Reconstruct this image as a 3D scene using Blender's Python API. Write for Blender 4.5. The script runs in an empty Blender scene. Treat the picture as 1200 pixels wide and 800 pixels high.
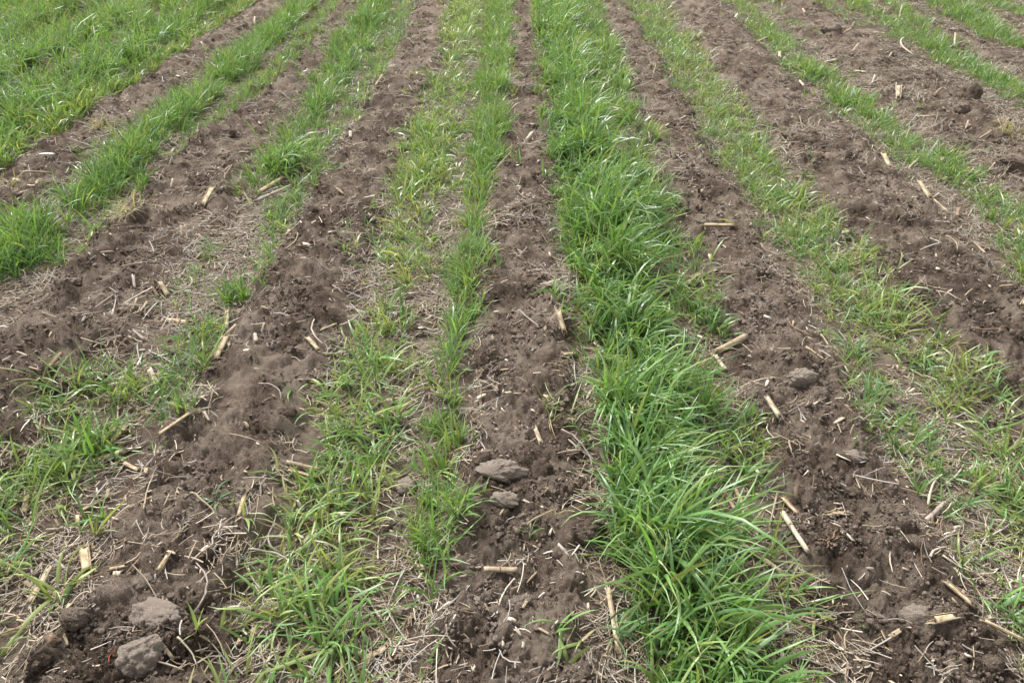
import bpy, math, random
import numpy as np
from mathutils import Vector, Matrix, Euler

R = math.radians
sc = bpy.context.scene
COL = sc.collection
random.seed(7)
rng = np.random.default_rng(11)

# ------------------------------------------------------------------ camera
CAM_H = 1.30
FPX = 867.0                       # focal length in pixels of the 1200 px wide photograph
PITCH = math.atan(605 / FPX)      # below the horizon
YAW = math.atan(12 / math.hypot(605, FPX))
cam_data = bpy.data.cameras.new('camera')
cam_data.sensor_width = 36.0
cam_data.lens = FPX / 1200 * 36
cam_data.clip_start = 0.05
cam_data.clip_end = 2000
cam = bpy.data.objects.new('camera', cam_data)
COL.objects.link(cam)
cam.location = (0, 0, CAM_H)
cam.rotation_euler = (math.pi / 2 - PITCH, 0, YAW)
sc.camera = cam

# ------------------------------------------------------------------ light
SUN_EL, SUN_AZ = 50, -40          # azimuth from +Y (ahead) towards +X
world = bpy.data.worlds.new('World')
sc.world = world
world.use_nodes = True
nt = world.node_tree
nt.nodes.clear()
sky = nt.nodes.new('ShaderNodeTexSky')
sky.sky_type = 'NISHITA'
sky.sun_disc = False
sky.sun_elevation = R(SUN_EL)
sky.sun_rotation = R(SUN_AZ)
sky.dust_density = 4.0
sky.air_density = 1.0
sky.ozone_density = 1.0
hs = nt.nodes.new('ShaderNodeHueSaturation')
hs.inputs['Saturation'].default_value = 0.08      # a bright overcast: nearly white
bg = nt.nodes.new('ShaderNodeBackground')
bg.inputs['Strength'].default_value = 0.09
wo = nt.nodes.new('ShaderNodeOutputWorld')
nt.links.new(sky.outputs[0], hs.inputs['Color'])
nt.links.new(hs.outputs[0], bg.inputs['Color'])
nt.links.new(bg.outputs[0], wo.inputs[0])
sl = bpy.data.lights.new('sun', 'SUN')
sl.energy = 1.5
sl.angle = R(11)
sl.color = (1.0, 0.965, 0.92)
sun = bpy.data.objects.new('sun', sl)
COL.objects.link(sun)
d_ = Vector((math.sin(R(SUN_AZ)) * math.cos(R(SUN_EL)), math.cos(R(SUN_AZ)) * math.cos(R(SUN_EL)), math.sin(R(SUN_EL))))
sun.rotation_euler = (-d_).to_track_quat('-Z', 'Y').to_euler()
sun.location = d_ * 30
sc.view_settings.view_transform = 'Standard'
sc.view_settings.look = 'None'
sc.view_settings.exposure = 1.68
sc.view_settings.gamma = 1.0
sc.render.engine = 'CYCLES'
sc.cycles.max_bounces = 6
sc.cycles.transmission_bounces = 4
sc.cycles.diffuse_bounces = 3
sc.cycles.glossy_bounces = 2

# ------------------------------------------------------------------ photo pixel -> ground point
_m = Euler((math.pi / 2 - PITCH, 0, YAW)).to_matrix()
def gp(x, y, z=0.0):
    """ground point (X, Y) seen at pixel x, y of the photograph"""
    v = _m @ Vector(((x - 600) / FPX, -(y - 400) / FPX, -1.0))
    t = (z - CAM_H) / v.z
    return v.x * t, v.y * t
def mpp(x, y):
    """metres per photo pixel at the ground point seen there"""
    X, Y = gp(x, y)
    f = _m @ Vector((0, 0, -1))
    return (X * f.x + Y * f.y - CAM_H * f.z) / FPX
U2X = CAM_H / math.cos(PITCH)

# ------------------------------------------------------------------ noise
_perm = rng.permutation(4096)
_g = rng.normal(size=(4096, 2)); _g /= np.linalg.norm(_g, axis=1)[:, None]
_r3 = rng.random((4096, 3))
def _h(ix, iy):
    return _perm[(_perm[ix & 4095] + iy) & 4095]
def perlin(x, y, f=1.0, off=0.0):
    x = np.asarray(x, dtype=np.float64) * f + off + 500; y = np.asarray(y, dtype=np.float64) * f + off * 1.7 + 500
    ix = np.floor(x).astype(np.int64); iy = np.floor(y).astype(np.int64)
    fx, fy = x - ix, y - iy
    u, v = fx * fx * fx * (fx * (fx * 6 - 15) + 10), fy * fy * fy * (fy * (fy * 6 - 15) + 10)
    def g(a, b):
        q = _g[_h(ix + a, iy + b)]
        return q[..., 0] * (fx - a) + q[..., 1] * (fy - b)
    return ((g(0, 0) * (1 - u) + g(1, 0) * u) * (1 - v) + (g(0, 1) * (1 - u) + g(1, 1) * u) * v) * 1.5
def fbm(x, y, f, o=4, off=0.0, gain=0.5):
    s = 0; a = 1
    for k in range(o):
        s = s + a * perlin(x, y, f * 2.03 ** k, off + 13.7 * k); a *= gain
    return s
def domes(x, y, f, off=0.0, keep=1.0):
    """rounded lumps of unequal size, height 0..1"""
    x = x * f + off + 900; y = y * f + off * .7 + 900
    ix = np.floor(x).astype(np.int64); iy = np.floor(y).astype(np.int64)
    best = np.zeros(x.shape)
    for a in (-1, 0, 1):
        for b in (-1, 0, 1):
            q = _r3[_h(ix + a, iy + b)]
            dx = x - (ix + a + q[..., 0]); dy = y - (iy + b + q[..., 1])
            rr = 0.35 + 0.6 * q[..., 2]
            ang = q[..., 2] * 37
            ca, sa = np.cos(ang), np.sin(ang)
            e = (dx * ca + dy * sa) ** 2 + ((dy * ca - dx * sa) * 1.45) ** 2
            hgt = np.sqrt(np.clip(1 - e / (rr * rr), 0, 1)) * rr * ((q[..., 0] * 7.3 % 1) < keep)
            best = np.maximum(best, hgt)
    return best
def sstep(a, b, x):
    t = np.clip((x - a) / (b - a), 0, 1)
    return t * t * (3 - 2 * t)

# ------------------------------------------------------------------ tilled strips (u = lateral tangent; X = u * U2X)
STRIPS = [(-2.36, .09), (-1.88, .10), (-1.37, .085), (-.885, .125), (-.455, .105), (.005, .095), (.475, .10), (.915, .15), (1.45, .16), (1.99, .10), (2.47, .1), (2.95, .1)]
STRIPS_X = [(u * U2X, w * U2X) for u, w in STRIPS]
def till(x, y):
    wob = 0.045 * perlin(x, y, 2.2, 3.1) + 0.03 * perlin(x, y, 9, 8.3)
    m = np.zeros(np.shape(x))
    for cx, hw in STRIPS_X:
        m = np.maximum(m, 1 - sstep(hw * .70, hw * 1.22, np.abs(x + wob - cx)))
    return m

# extra lumps in the soil (photo x, y, half width px, half height px, height m)
LUMPS = [(585, 560, 34, 15, .022), (700, 632, 45, 20, .03), (930, 445, 30, 18, .035), (560, 430, 60, 60, .015), (600, 480, 50, 30, .018),
         (60, 775, 30, 18, .03), (150, 400, 90, 30, .03), (60, 400, 60, 25, .03), (100, 355, 60, 15, .035), (250, 170, 30, 12, .05), (175, 265, 40, 10, .05),
         (1180, 200, 40, 14, .06), (970, 42, 14, 6, .05), (1185, 160, 25, 10, .04), (880, 310, 50, 25, .02), (1130, 140, 45, 18, .03), (1000, 545, 40, 14, .02),
         (610, 290, 30, 15, .02), (350, 330, 40, 18, .02), (300, 440, 60, 25, .015), (235, 620, 50, 20, .018), (1100, 740, 60, 30, .012), (1040, 640, 60, 25, .018),
         (190, 640, 40, 20, .012), (120, 130, 25, 8, .03), (450, 130, 20, 6, .03), (480, 60, 20, 5, .03), (640, 725, 40, 20, .012)]
LUMPS_W = []
for x_, y_, a_, b_, h_ in LUMPS:
    X_, Y_ = gp(x_, y_)
    LUMPS_W.append((X_, Y_, a_ * mpp(x_, y_), abs(gp(x_, y_ - b_)[1] - gp(x_, y_ + b_)[1]) / 2, h_))

def height(x, y):
    t = till(x, y)
    z = 0.010 * perlin(x, y, 1.1, 1.0) + 0.006 * perlin(x, y, 4.0, 5.0)
    z = z + t * (0.028 + 0.012 * perlin(x, y, 5.5, 9.0))
    for X0, Y0, a, b, h in LUMPS_W:
        e = ((x - X0) / a) ** 2 + ((y - Y0) / b) ** 2
        m = e < 1
        if m.any():
            z = z + np.where(m, h * (1 - np.minimum(e, 1)) ** 1.2 * (.75 + .35 * perlin(x, y, 22, 2)), 0)
    wx = x + 0.006 * perlin(x, y, 40, 21); wy = y + 0.006 * perlin(x, y, 40, 57)
    patch = sstep(-.35, .35, perlin(x, y, 3.3, 41))
    z = z + (0.20 + .80 * t) * (0.024 * domes(wx, wy, 10, 0, .45) * (0.3 + .9 * patch)
                                + 0.020 * domes(wx, wy, 21, 5, .6) * (1.15 - .5 * patch)
                                + (0.009 * domes(wx, wy, 42, 9, .75) + 0.007 * domes(wx, wy, 85, 15, .75)) * (.45 + .8 * sstep(-.3, .3, perlin(x, y, 5, 141))) + 0.0045 * domes(wx, wy, 160, 25, .7))
    z = z + 0.0045 * fbm(x, y, 28, 5, 77, .68) * (.5 + t)
    crack = np.abs(perlin(wx, wy, 13, 91))
    z = z - 0.010 * np.clip(1 - crack / .05, 0, 1) * t * sstep(0, .4, perlin(x, y, 2.6, 15))
    return z

# ------------------------------------------------------------------ materials
def new_mat(name):
    m = bpy.data.materials.new(name); m.use_nodes = True
    n = m.node_tree; b = n.nodes['Principled BSDF']
    return m, n, b
def N(n, t, **kw):
    q = n.nodes.new(t)
    for k, v in kw.items():
        if k in q.inputs: q.inputs[k].default_value = v
        else: setattr(q, k, v)
    return q
def ramp(n, fac, stops):
    r = n.nodes.new('ShaderNodeValToRGB')
    while len(r.color_ramp.elements) > 1: r.color_ramp.elements.remove(r.color_ramp.elements[-1])
    r.color_ramp.elements[0].position = stops[0][0]; r.color_ramp.elements[0].color = (*stops[0][1], 1)
    for p, c in stops[1:]:
        e = r.color_ramp.elements.new(p); e.color = (*c, 1)
    n.links.new(fac, r.inputs[0])
    return r
def soil_material(name, use_till, dry=0.0):
    m, n, b = new_mat(name)
    tc = N(n, 'ShaderNodeNewGeometry')
    pos = tc.outputs['Position']
    def noise(scale, det, rough=.6):
        q = N(n, 'ShaderNodeTexNoise', Scale=scale, Detail=det, Roughness=rough); n.links.new(pos, q.inputs['Vector']); return q
    n1, n2, n3, n4 = noise(7, 6), noise(42, 6, .75), noise(330, 4, .8), noise(1.7, 4)
    a = N(n, 'ShaderNodeMath', operation='MULTIPLY_ADD'); n.links.new(n2.outputs['Fac'], a.inputs[0]); a.inputs[1].default_value = .55; n.links.new(n1.outputs['Fac'], a.inputs[2])
    a2 = N(n, 'ShaderNodeMath', operation='MULTIPLY_ADD'); n.links.new(n3.outputs['Fac'], a2.inputs[0]); a2.inputs[1].default_value = 1.3; n.links.new(a.outputs[0], a2.inputs[2])
    a3 = N(n, 'ShaderNodeMath', operation='MULTIPLY_ADD'); n.links.new(n4.outputs['Fac'], a3.inputs[0]); a3.inputs[1].default_value = .5; n.links.new(a2.outputs[0], a3.inputs[2])
    mr = N(n, 'ShaderNodeMapRange'); n.links.new(a3.outputs[0], mr.inputs['Value'])
    mr.inputs['From Min'].default_value = 1.33 - dry * .35; mr.inputs['From Max'].default_value = 2.05 - dry * .35
    r = ramp(n, mr.outputs[0], [(0, (.050, .035, .025)), (.35, (.120, .087, .064)), (.62, (.230, .175, .134)), (1, (.47, .39, .325))])
    col = r.outputs[0]
    if use_till:
        at = N(n, 'ShaderNodeAttribute', attribute_name='till')
        r2 = ramp(n, mr.outputs[0], [(0, (.085, .061, .045)), (.45, (.190, .143, .111)), (1, (.37, .29, .23))])
        mx = N(n, 'ShaderNodeMixRGB'); n.links.new(at.outputs['Fac'], mx.inputs[0]); n.links.new(r2.outputs[0], mx.inputs[1]); n.links.new(col, mx.inputs[2])
        col = mx.outputs[0]
        at2 = N(n, 'ShaderNodeAttribute', attribute_name='crust')
        mx2 = N(n, 'ShaderNodeMixRGB'); n.links.new(at2.outputs['Fac'], mx2.inputs[0]); n.links.new(col, mx2.inputs[1]); mx2.inputs[2].default_value = (.34, .275, .215, 1)
        col = mx2.outputs[0]
    # pale grains
    v = N(n, 'ShaderNodeTexVoronoi', Scale=170.0); n.links.new(pos, v.inputs['Vector'])
    lt = N(n, 'ShaderNodeMath', operation='LESS_THAN'); n.links.new(v.outputs['Distance'], lt.inputs[0]); lt.inputs[1].default_value = .16
    sp = N(n, 'ShaderNodeSeparateColor'); n.links.new(v.outputs['Color'], sp.inputs[0])
    gt = N(n, 'ShaderNodeMath', operation='GREATER_THAN'); n.links.new(sp.outputs[0], gt.inputs[0]); gt.inputs[1].default_value = .86
    mu = N(n, 'ShaderNodeMath', operation='MULTIPLY'); n.links.new(lt.outputs[0], mu.inputs[0]); n.links.new(gt.outputs[0], mu.inputs[1])
    mx3 = N(n, 'ShaderNodeMixRGB'); n.links.new(mu.outputs[0], mx3.inputs[0]); n.links.new(col, mx3.inputs[1]); mx3.inputs[2].default_value = (.36, .29, .22, 1)
    n.links.new(mx3.outputs[0], b.inputs['Base Color'])
    b.inputs['Roughness'].default_value = .95
    b.inputs['Specular IOR Level'].default_value = .15
    nb = noise(95, 10, .85); nb2 = noise(520, 3, .8)
    ad = N(n, 'ShaderNodeMath', operation='MULTIPLY_ADD'); n.links.new(nb2.outputs['Fac'], ad.inputs[0]); ad.inputs[1].default_value = .35; n.links.new(nb.outputs['Fac'], ad.inputs[2])
    bp = N(n, 'ShaderNodeBump', Strength=1.0, Distance=.022); n.links.new(ad.outputs[0], bp.inputs['Height']); n.links.new(bp.outputs[0], b.inputs['Normal'])
    return m
M_soil = soil_material('soil', True)
M_clod = soil_material('clod_soil', False, .35)
M_crumb_dry = soil_material('crumb_soil_dry', False, .7)
M_clod_dry = soil_material('clod_soil_dry', False, 1.5)

def leaf_material():
    m, n, b = new_mat('grass_leaf')
    at = N(n, 'ShaderNodeAttribute', attribute_name='col')
    tc = N(n, 'ShaderNodeNewGeometry')
    q = N(n, 'ShaderNodeTexNoise', Scale=160.0, Detail=2.0); n.links.new(tc.outputs['Position'], q.inputs['Vector'])
    mr = N(n, 'ShaderNodeMapRange'); n.links.new(q.outputs['Fac'], mr.inputs['Value']); mr.inputs['To Min'].default_value = .8; mr.inputs['To Max'].default_value = 1.2
    mx = N(n, 'ShaderNodeVectorMath', operation='SCALE'); n.links.new(at.outputs['Color'], mx.inputs[0]); n.links.new(mr.outputs[0], mx.inputs['Scale'])
    n.links.new(mx.outputs[0], b.inputs['Base Color'])
    b.inputs['Roughness'].default_value = .36
    b.inputs['Specular IOR Level'].default_value = .6
    tr = N(n, 'ShaderNodeBsdfTranslucent'); 
    g = N(n, 'ShaderNodeMixRGB', blend_type='MULTIPLY'); g.inputs[0].default_value = 1; n.links.new(mx.outputs[0], g.inputs[1]); g.inputs[2].default_value = (1.5, 1.45, .7, 1)
    n.links.new(g.outputs[0], tr.inputs['Color'])
    ms = N(n, 'ShaderNodeMixShader'); ms.inputs[0].default_value = .33
    n.links.new(b.outputs[0], ms.inputs[1]); n.links.new(tr.outputs[0], ms.inputs[2])
    n.links.new(ms.outputs[0], n.nodes['Material Output'].inputs[0])
    return m
M_leaf = leaf_material()

def straw_material(name, c0, c1, streak=True, rough=.7):
    m, n, b = new_mat(name)
    oi = N(n, 'ShaderNodeObjectInfo')
    tc = N(n, 'ShaderNodeTexCoord')
    mp = N(n, 'ShaderNodeMapping'); mp.inputs['Scale'].default_value = (14, 420, 420) if streak else (120, 120, 120)
    n.links.new(tc.outputs['Object'], mp.inputs[0])
    q = N(n, 'ShaderNodeTexNoise', Scale=1.0, Detail=5.0, Roughness=.65); n.links.new(mp.outputs[0], q.inputs['Vector'])
    q2 = N(n, 'ShaderNodeTexNoise', Scale=70.0, Detail=3.0); n.links.new(tc.outputs['Object'], q2.inputs['Vector'])
    a = N(n, 'ShaderNodeMath', operation='MULTIPLY_ADD'); n.links.new(q2.outputs['Fac'], a.inputs[0]); a.inputs[1].default_value = .6; n.links.new(q.outputs['Fac'], a.inputs[2])
    mr = N(n, 'ShaderNodeMapRange'); n.links.new(a.outputs[0], mr.inputs[0]); mr.inputs['From Min'].default_value = .5; mr.inputs['From Max'].default_value = 1.1
    r = ramp(n, mr.outputs[0], [(0, tuple(.42 * x for x in c0)), (.45, c0), (1, c1)])
    n.links.new(r.outputs[0], b.inputs['Base Color'])
    b.inputs['Roughness'].default_value = rough; b.inputs['Specular IOR Level'].default_value = .25
    bp = N(n, 'ShaderNodeBump', Strength=.6, Distance=.0012); n.links.new(q.outputs['Fac'], bp.inputs['Height']); n.links.new(bp.outputs[0], b.inputs['Normal'])
    return m
M_tan = straw_material('stalk_tan', (.29, .225, .150), (.47, .39, .28))
M_pale = straw_material('stalk_pale', (.40, .34, .26), (.60, .53, .43))
M_brown = straw_material('stalk_brown', (.155, .10, .065), (.33, .24, .165))
M_grey = straw_material('stalk_grey', (.27, .225, .19), (.45, .40, .35))
M_white = straw_material('scrap_white', (.75, .74, .72), (.85, .85, .84), False)
M_red = straw_material('root_red', (.36, .07, .03), (.50, .12, .05), False)
M_pith = straw_material('stalk_pith', (.38, .30, .19), (.56, .47, .33), False, .95)
TONES = {'t': M_tan, 'p': M_pale, 'b': M_brown, 'g': M_grey}

def litter_material():
    m, n, b = new_mat('dry_litter')
    at = N(n, 'ShaderNodeAttribute', attribute_name='col')
    n.links.new(at.outputs['Color'], b.inputs['Base Color'])
    b.inputs['Roughness'].default_value = .75; b.inputs['Specular IOR Level'].default_value = .2
    return m
M_litter = litter_material()

# ------------------------------------------------------------------ mesh helpers
def mesh_from(name, V, F, mat, smooth=True, attrs=None):
    """V (n,3), F (m,k) arrays"""
    V = np.asarray(V, dtype=np.float32); F = np.asarray(F, dtype=np.int32)
    me = bpy.data.meshes.new(name)
    me.vertices.add(len(V)); me.vertices.foreach_set('co', V.ravel())
    k = F.shape[1]
    me.loops.add(F.size); me.loops.foreach_set('vertex_index', F.ravel())
    me.polygons.add(len(F))
    me.polygons.foreach_set('loop_start', np.arange(0, F.size, k, dtype=np.int32))
    me.update(calc_edges=True)
    if smooth: me.polygons.foreach_set('use_smooth', np.ones(len(F), dtype=bool))
    for an, (ty, arr) in (attrs or {}).items():
        at = me.attributes.new(an, ty, 'POINT')
        at.data.foreach_set('color' if ty == 'FLOAT_COLOR' else 'value', np.asarray(arr, dtype=np.float32).ravel())
    me.materials.append(mat)
    return me
def link(name, me, parent=None):
    o = bpy.data.objects.new(name, me); COL.objects.link(o)
    if parent: o.parent = parent
    return o
def tag(o, label=None, cat=None, group=None, kind=None):
    if label: o['label'] = label
    if cat: o['category'] = cat
    if group: o['group'] = group
    if kind: o['kind'] = kind
    return o

# ------------------------------------------------------------------ the ground
def axis(lo_fine, hi_fine, step, grow, lo, hi):
    mid = [lo_fine]
    a = np.arange(lo_fine, hi_fine, step)
    up = [a[-1]]; s = step
    while up[-1] < hi: s *= grow; up.append(up[-1] + s)
    dn = [a[0]]; s = step
    while dn[-1] > lo: s *= grow; dn.append(dn[-1] - s)
    return np.array(dn[:0:-1] + list(a) + up[1:])
FAN = 0.35                       # the sheet's columns fan out from just behind the viewer, so that its cells grow with distance
gu = axis(-.84, .84, .0031, 1.05, -60, 60)
gy = [0.62]
while gy[-1] < 9: gy.append(gy[-1] + max(.0038, .0058 * gy[-1]))
s_ = gy[-1] - gy[-2]
while gy[-1] < 800: s_ *= 1.06; gy.append(gy[-1] + s_)
lo_ = [0.62]; s_ = .0045
while lo_[-1] > -.30: s_ *= 1.04; lo_.append(lo_[-1] - s_)
gy = np.array(lo_[:0:-1] + gy)
def fan(y): return np.maximum(y + FAN, .08) 
GY = np.repeat(gy[:, None], len(gu), 1)
GX = gu[None, :] * fan(GY)
GZ = np.zeros(GX.shape)
for i0 in range(0, len(gy), 100):
    GZ[i0:i0 + 100] = height(GX[i0:i0 + 100], GY[i0:i0 + 100])
def hz(x, y):
    """soil height by interpolation in the sheet"""
    x = np.atleast_1d(np.asarray(x, float)); y = np.atleast_1d(np.asarray(y, float))
    j = np.clip(np.searchsorted(gy, y) - 1, 0, len(gy) - 2)
    v = np.clip((y - gy[j]) / (gy[j + 1] - gy[j]), 0, 1)
    uu = x / fan(y)
    i = np.clip(np.searchsorted(gu, uu) - 1, 0, len(gu) - 2)
    u = (uu - gu[i]) / (gu[i + 1] - gu[i])
    return (GZ[j, i] * (1 - u) + GZ[j, i + 1] * u) * (1 - v) + (GZ[j + 1, i] * (1 - u) + GZ[j + 1, i + 1] * u) * v
def h1(x, y): return float(hz(x, y)[0])
nx, ny = len(gu), len(gy)
idx = np.arange(nx * ny).reshape(ny, nx)
Q = np.stack([idx[:-1, :-1], idx[:-1, 1:], idx[1:, 1:], idx[1:, :-1]], -1).reshape(-1, 4)
T = till(GX, GY)
crust = np.clip(sstep(.0, .6, fbm(GX, GY, 6, 5, 31, .65)) * .65, 0, 1)
me = mesh_from('soil', np.stack([GX, GY, GZ], -1).reshape(-1, 3), Q, M_soil, True, {'till': ('FLOAT', T), 'crust': ('FLOAT', crust)})
ground = link('ground', me)
tag(ground, 'dark brown field soil, tilled into long crumbly strips between the grass rows', kind='structure')
print('ground quads', len(Q))

# ------------------------------------------------------------------ grass blades
GREENS = {                       # leaf reflectance: fresh, dark, yellowish, bluish
    'fresh': (.145, .260, .078), 'deep': (.090, .182, .062), 'olive': (.235, .300, .098), 'blue': (.140, .232, .105), 'pale': (.310, .345, .150), 'dead': (.40, .33, .20)}
def blades(B, L, az, tilt, droop, W, C, seg, fold):
    """B base (n,3); L length; az azimuth; tilt, droop radians; W width; C colour (n,3) -> V, F, col"""
    n = len(B)
    s = np.linspace(0, 1, seg + 1)
    sm = (s[1:] + s[:-1]) / 2
    th = tilt[:, None] + droop[:, None] * sm[None, :] ** 1.35
    th = np.minimum(th, 2.35)
    dl = (L / seg)[:, None]
    rad = np.concatenate([np.zeros((n, 1)), np.cumsum(np.sin(th) * dl, 1)], 1)
    zz = np.concatenate([np.zeros((n, 1)), np.cumsum(np.cos(th) * dl, 1)], 1)
    swirl = rng.normal(0, .25, n)[:, None] * s[None, :] ** 2
    a = az[:, None] + swirl
    cx = B[:, 0:1] + rad * np.cos(a); cy = B[:, 1:2] + rad * np.sin(a)
    gz = hz(cx.ravel(), cy.ravel()).reshape(cx.shape) + .004
    cz = np.maximum(B[:, 2:3] + zz, np.where(s[None, :] > 0, gz, -9))
    w = W[:, None] * (.55 + .45 * np.sin(np.minimum(s * 2.2, math.pi / 2)))[None, :] * (1 - s[None, :] ** 2.6) * .5
    w[:, -1] = W * .03
    tw = rng.normal(0, .9, n)[:, None] * s[None, :] + rng.normal(0, .35, n)[:, None]
    px, py = -np.sin(a), np.cos(a)
    thv = np.concatenate([th[:, :1], th], 1)
    # across vector = horizontal perpendicular rotated about the blade axis by the twist
    nxv, nyv, nzv = np.cos(a) * np.cos(thv), np.sin(a) * np.cos(thv), -np.sin(thv)
    ax = px * np.cos(tw) + nxv * np.sin(tw); ay = py * np.cos(tw) + nyv * np.sin(tw); az_ = nzv * np.sin(tw)
    lf = np.stack([cx - ax * w, cy - ay * w, cz - az_ * w], -1)
    rt = np.stack([cx + ax * w, cy + ay * w, cz + az_ * w], -1)
    shade = (.90 + .2 * s)[None, :, None]
    base_pale = np.clip(1 - s * 7, 0, 1)[None, :, None] * .55
    col = C[:, None, :] * shade * (1 - base_pale) + np.array([.30, .33, .14]) * base_pale
    dry = rng.random(n) < .22
    tipc = (np.clip((s - .82) / .18, 0, 1)[None, :] * dry[:, None] * .8)[..., None]
    col = col * (1 - tipc) + np.array([.42, .34, .18]) * tipc
    if fold:
        k = .32
        nx_, ny_, nz_ = -px * np.sin(tw) + nxv * np.cos(tw), -py * np.sin(tw) + nyv * np.cos(tw), nzv * np.cos(tw)
        md = np.stack([cx - nx_ * w * k, cy - ny_ * w * k, cz - nz_ * w * k], -1)
        V = np.stack([lf, md, rt], 2); c = 3
        cc = np.stack([col, col * 1.12, col], 2)
    else:
        V = np.stack([lf, rt], 2); c = 2
        cc = np.stack([col, col], 2)
    V = V.reshape(-1, 3)
    cc = cc.reshape(-1, 3)
    base = (np.arange(n) * (seg + 1) * c)[:, None, None]
    k = np.arange(seg)[None, :, None] * c
    F = [np.stack([base + k + j, base + k + j + 1, base + k + j + 1 + c, base + k + j + c], -1) for j in range(c - 1)]
    F = np.concatenate([f.reshape(-1, 4) for f in F])
    return V, F, np.concatenate([cc, np.ones((len(cc), 1))], 1)
def merge(parts):
    V, F, C = [], [], []; o = 0
    for v, f, c in parts:
        if len(v) == 0: continue
        V.append(v); F.append(f + o); C.append(c); o += len(v)
    return np.concatenate(V), np.concatenate(F), np.concatenate(C)
def plants_to_blades(P, st):
    """P (n,2) plant points, st: dict of arrays or scalars L, nb, tilt, droop, W, lean_az, lean, hue(list of (name, weight)), dead"""
    n = len(P)
    if n == 0: return None
    nb = np.maximum(2, rng.poisson(st['nb'], n))
    rep = np.repeat(np.arange(n), nb); m = len(rep)
    Lp = (st['L'] * np.ones(n)) * np.clip(rng.normal(1, .2, n), .5, 1.6)
    L = Lp[rep] * rng.uniform(.45, 1.12, m)
    az = rng.uniform(0, 2 * math.pi, m)
    tilt = np.abs(rng.normal(st['tilt'], st['tilt'] * .5, m))
    droop = np.abs(rng.normal(st['droop'], st['droop'] * .45, m))
    la = (st['lean_az'] * np.ones(n))[rep] + .8 * perlin(P[rep, 0], P[rep, 1], 3, 61)
    ln = (st['lean'] * np.ones(n))[rep]
    vx = np.sin(tilt) * np.cos(az) + ln * np.cos(la); vy = np.sin(tilt) * np.sin(az) + ln * np.sin(la)
    az = np.arctan2(vy, vx); tilt = np.arcsin(np.clip(np.hypot(vx, vy), 0, .97))
    W = st['W'] * rng.uniform(.6, 1.15, m) * np.clip(L / (st['L'] if np.isscalar(st['L']) else Lp[rep]), .6, 1.1)
    names = [h[0] for h in st['hue']]; wts = np.array([h[1] for h in st['hue']], float); wts /= wts.sum()
    ph = rng.choice(len(names), n, p=wts)
    C = np.array([GREENS[k] for k in names])[ph][rep]
    C = C * rng.normal(1, .13, (m, 1)).clip(.6, 1.5) * (1 + rng.normal(0, .05, (m, 3)))
    dead = rng.random(m) < st.get('dead', .05)
    C[dead] = np.array(GREENS['dead']) * rng.uniform(.6, 1.15, (dead.sum(), 1))
    tilt[dead] += .5; L[dead] *= .75; W[dead] *= .6
    C = C.clip(.01, .7)
    B = np.zeros((m, 3))
    B[:, :2] = P[rep] + rng.normal(0, .0045, (m, 2))
    B[:, 2] = hz(B[:, 0], B[:, 1]) - .004
    dist = np.hypot(B[:, 0], B[:, 1])
    out = []
    for lo, hi, seg, fold in ((0, 1.75, 6, True), (1.75, 3.6, 5, False), (3.6, 6.5, 3, False), (6.5, 99, 2, False)):
        k = (dist >= lo) & (dist < hi)
        if k.any(): out.append(blades(B[k], L[k], az[k], tilt[k], droop[k], W[k], C[k], seg, fold))
    return merge(out)

# rows: photo points (x, y, half width px); L metres; density plants / m2
def row(pts, dens, L, tilt=.35, droop=.9, nb=5, W=.0065, lean_az=0., lean=0., hue=(('fresh', 3), ('deep', 1), ('olive', 1)), gap=0., dead=.06, far=True, near=False, edge=.6):
    return dict(pts=pts, dens=dens, L=L, tilt=tilt, droop=droop, nb=nb, W=W, lean_az=lean_az, lean=lean, hue=hue, gap=gap, dead=dead, far=far, near=near, edge=edge)
def row_plants(r, seed):
    pw = []
    for p in r['pts']:
        X, Y = gp(p[0], p[1]); pw.append((Y, X, p[2] * (1 + r.get('spread', .35) * min(1, max(0, (300 - p[1]) / 200))) * mpp(p[0], p[1]), p[3] if len(p) > 3 else 1.0))
    pw.sort()
    if r['far']:
        y0, x0, w0, q0 = pw[-1]
        pw += [(y0 + .5, x0, w0, q0), (12, x0, w0, q0 * .8)]
    if r['near']:
        y0, x0, w0, q0 = pw[0]
        pw = [(0.15, x0, w0, q0)] + pw
    a = np.array(pw)
    y0, y1 = a[0, 0], a[-1, 0]
    wmax = a[:, 2].max() * 1.5
    xmin, xmax = a[:, 1].min() - wmax, a[:, 1].max() + wmax
    n = int(r['dens'] * r.get('mul', 1.75) * (y1 - y0) * (xmax - xmin))
    g = np.random.default_rng(seed)
    y = g.uniform(y0, y1, n); x = g.uniform(xmin, xmax, n)
    cx = np.interp(y, a[:, 0], a[:, 1]); w = np.interp(y, a[:, 0], a[:, 2]); q = np.interp(y, a[:, 0], a[:, 3])
    e = np.abs(x + .026 * perlin(x, y, 9, seed) + .022 * perlin(x, y, 3.1, seed + .5) - cx) / w / (1 + .45 * perlin(x, y, 5.5, seed + 2))
    clump = .46 + 1.25 * perlin(x, y, 12, seed + .3) + .8 * perlin(x, y, 4.5, seed + .7)
    p = np.maximum(1 - sstep(r['edge'], 1.3, e), .035 * (e < 2.2)) * np.clip(clump + .35 - r['gap'], .02, 1.1) * q
    far_thin = np.where(y > 7.8, .4, 1.0) * np.where(np.abs(x) > .75 * y + 1.4, .35, 1.0)
    k = (g.random(n) < p * far_thin) & ((y < 7.8) | (g.random(n) < .8))
    return np.stack([x[k], y[k]], 1), (1 - .35 * np.clip(e[k], 0, 1))

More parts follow.
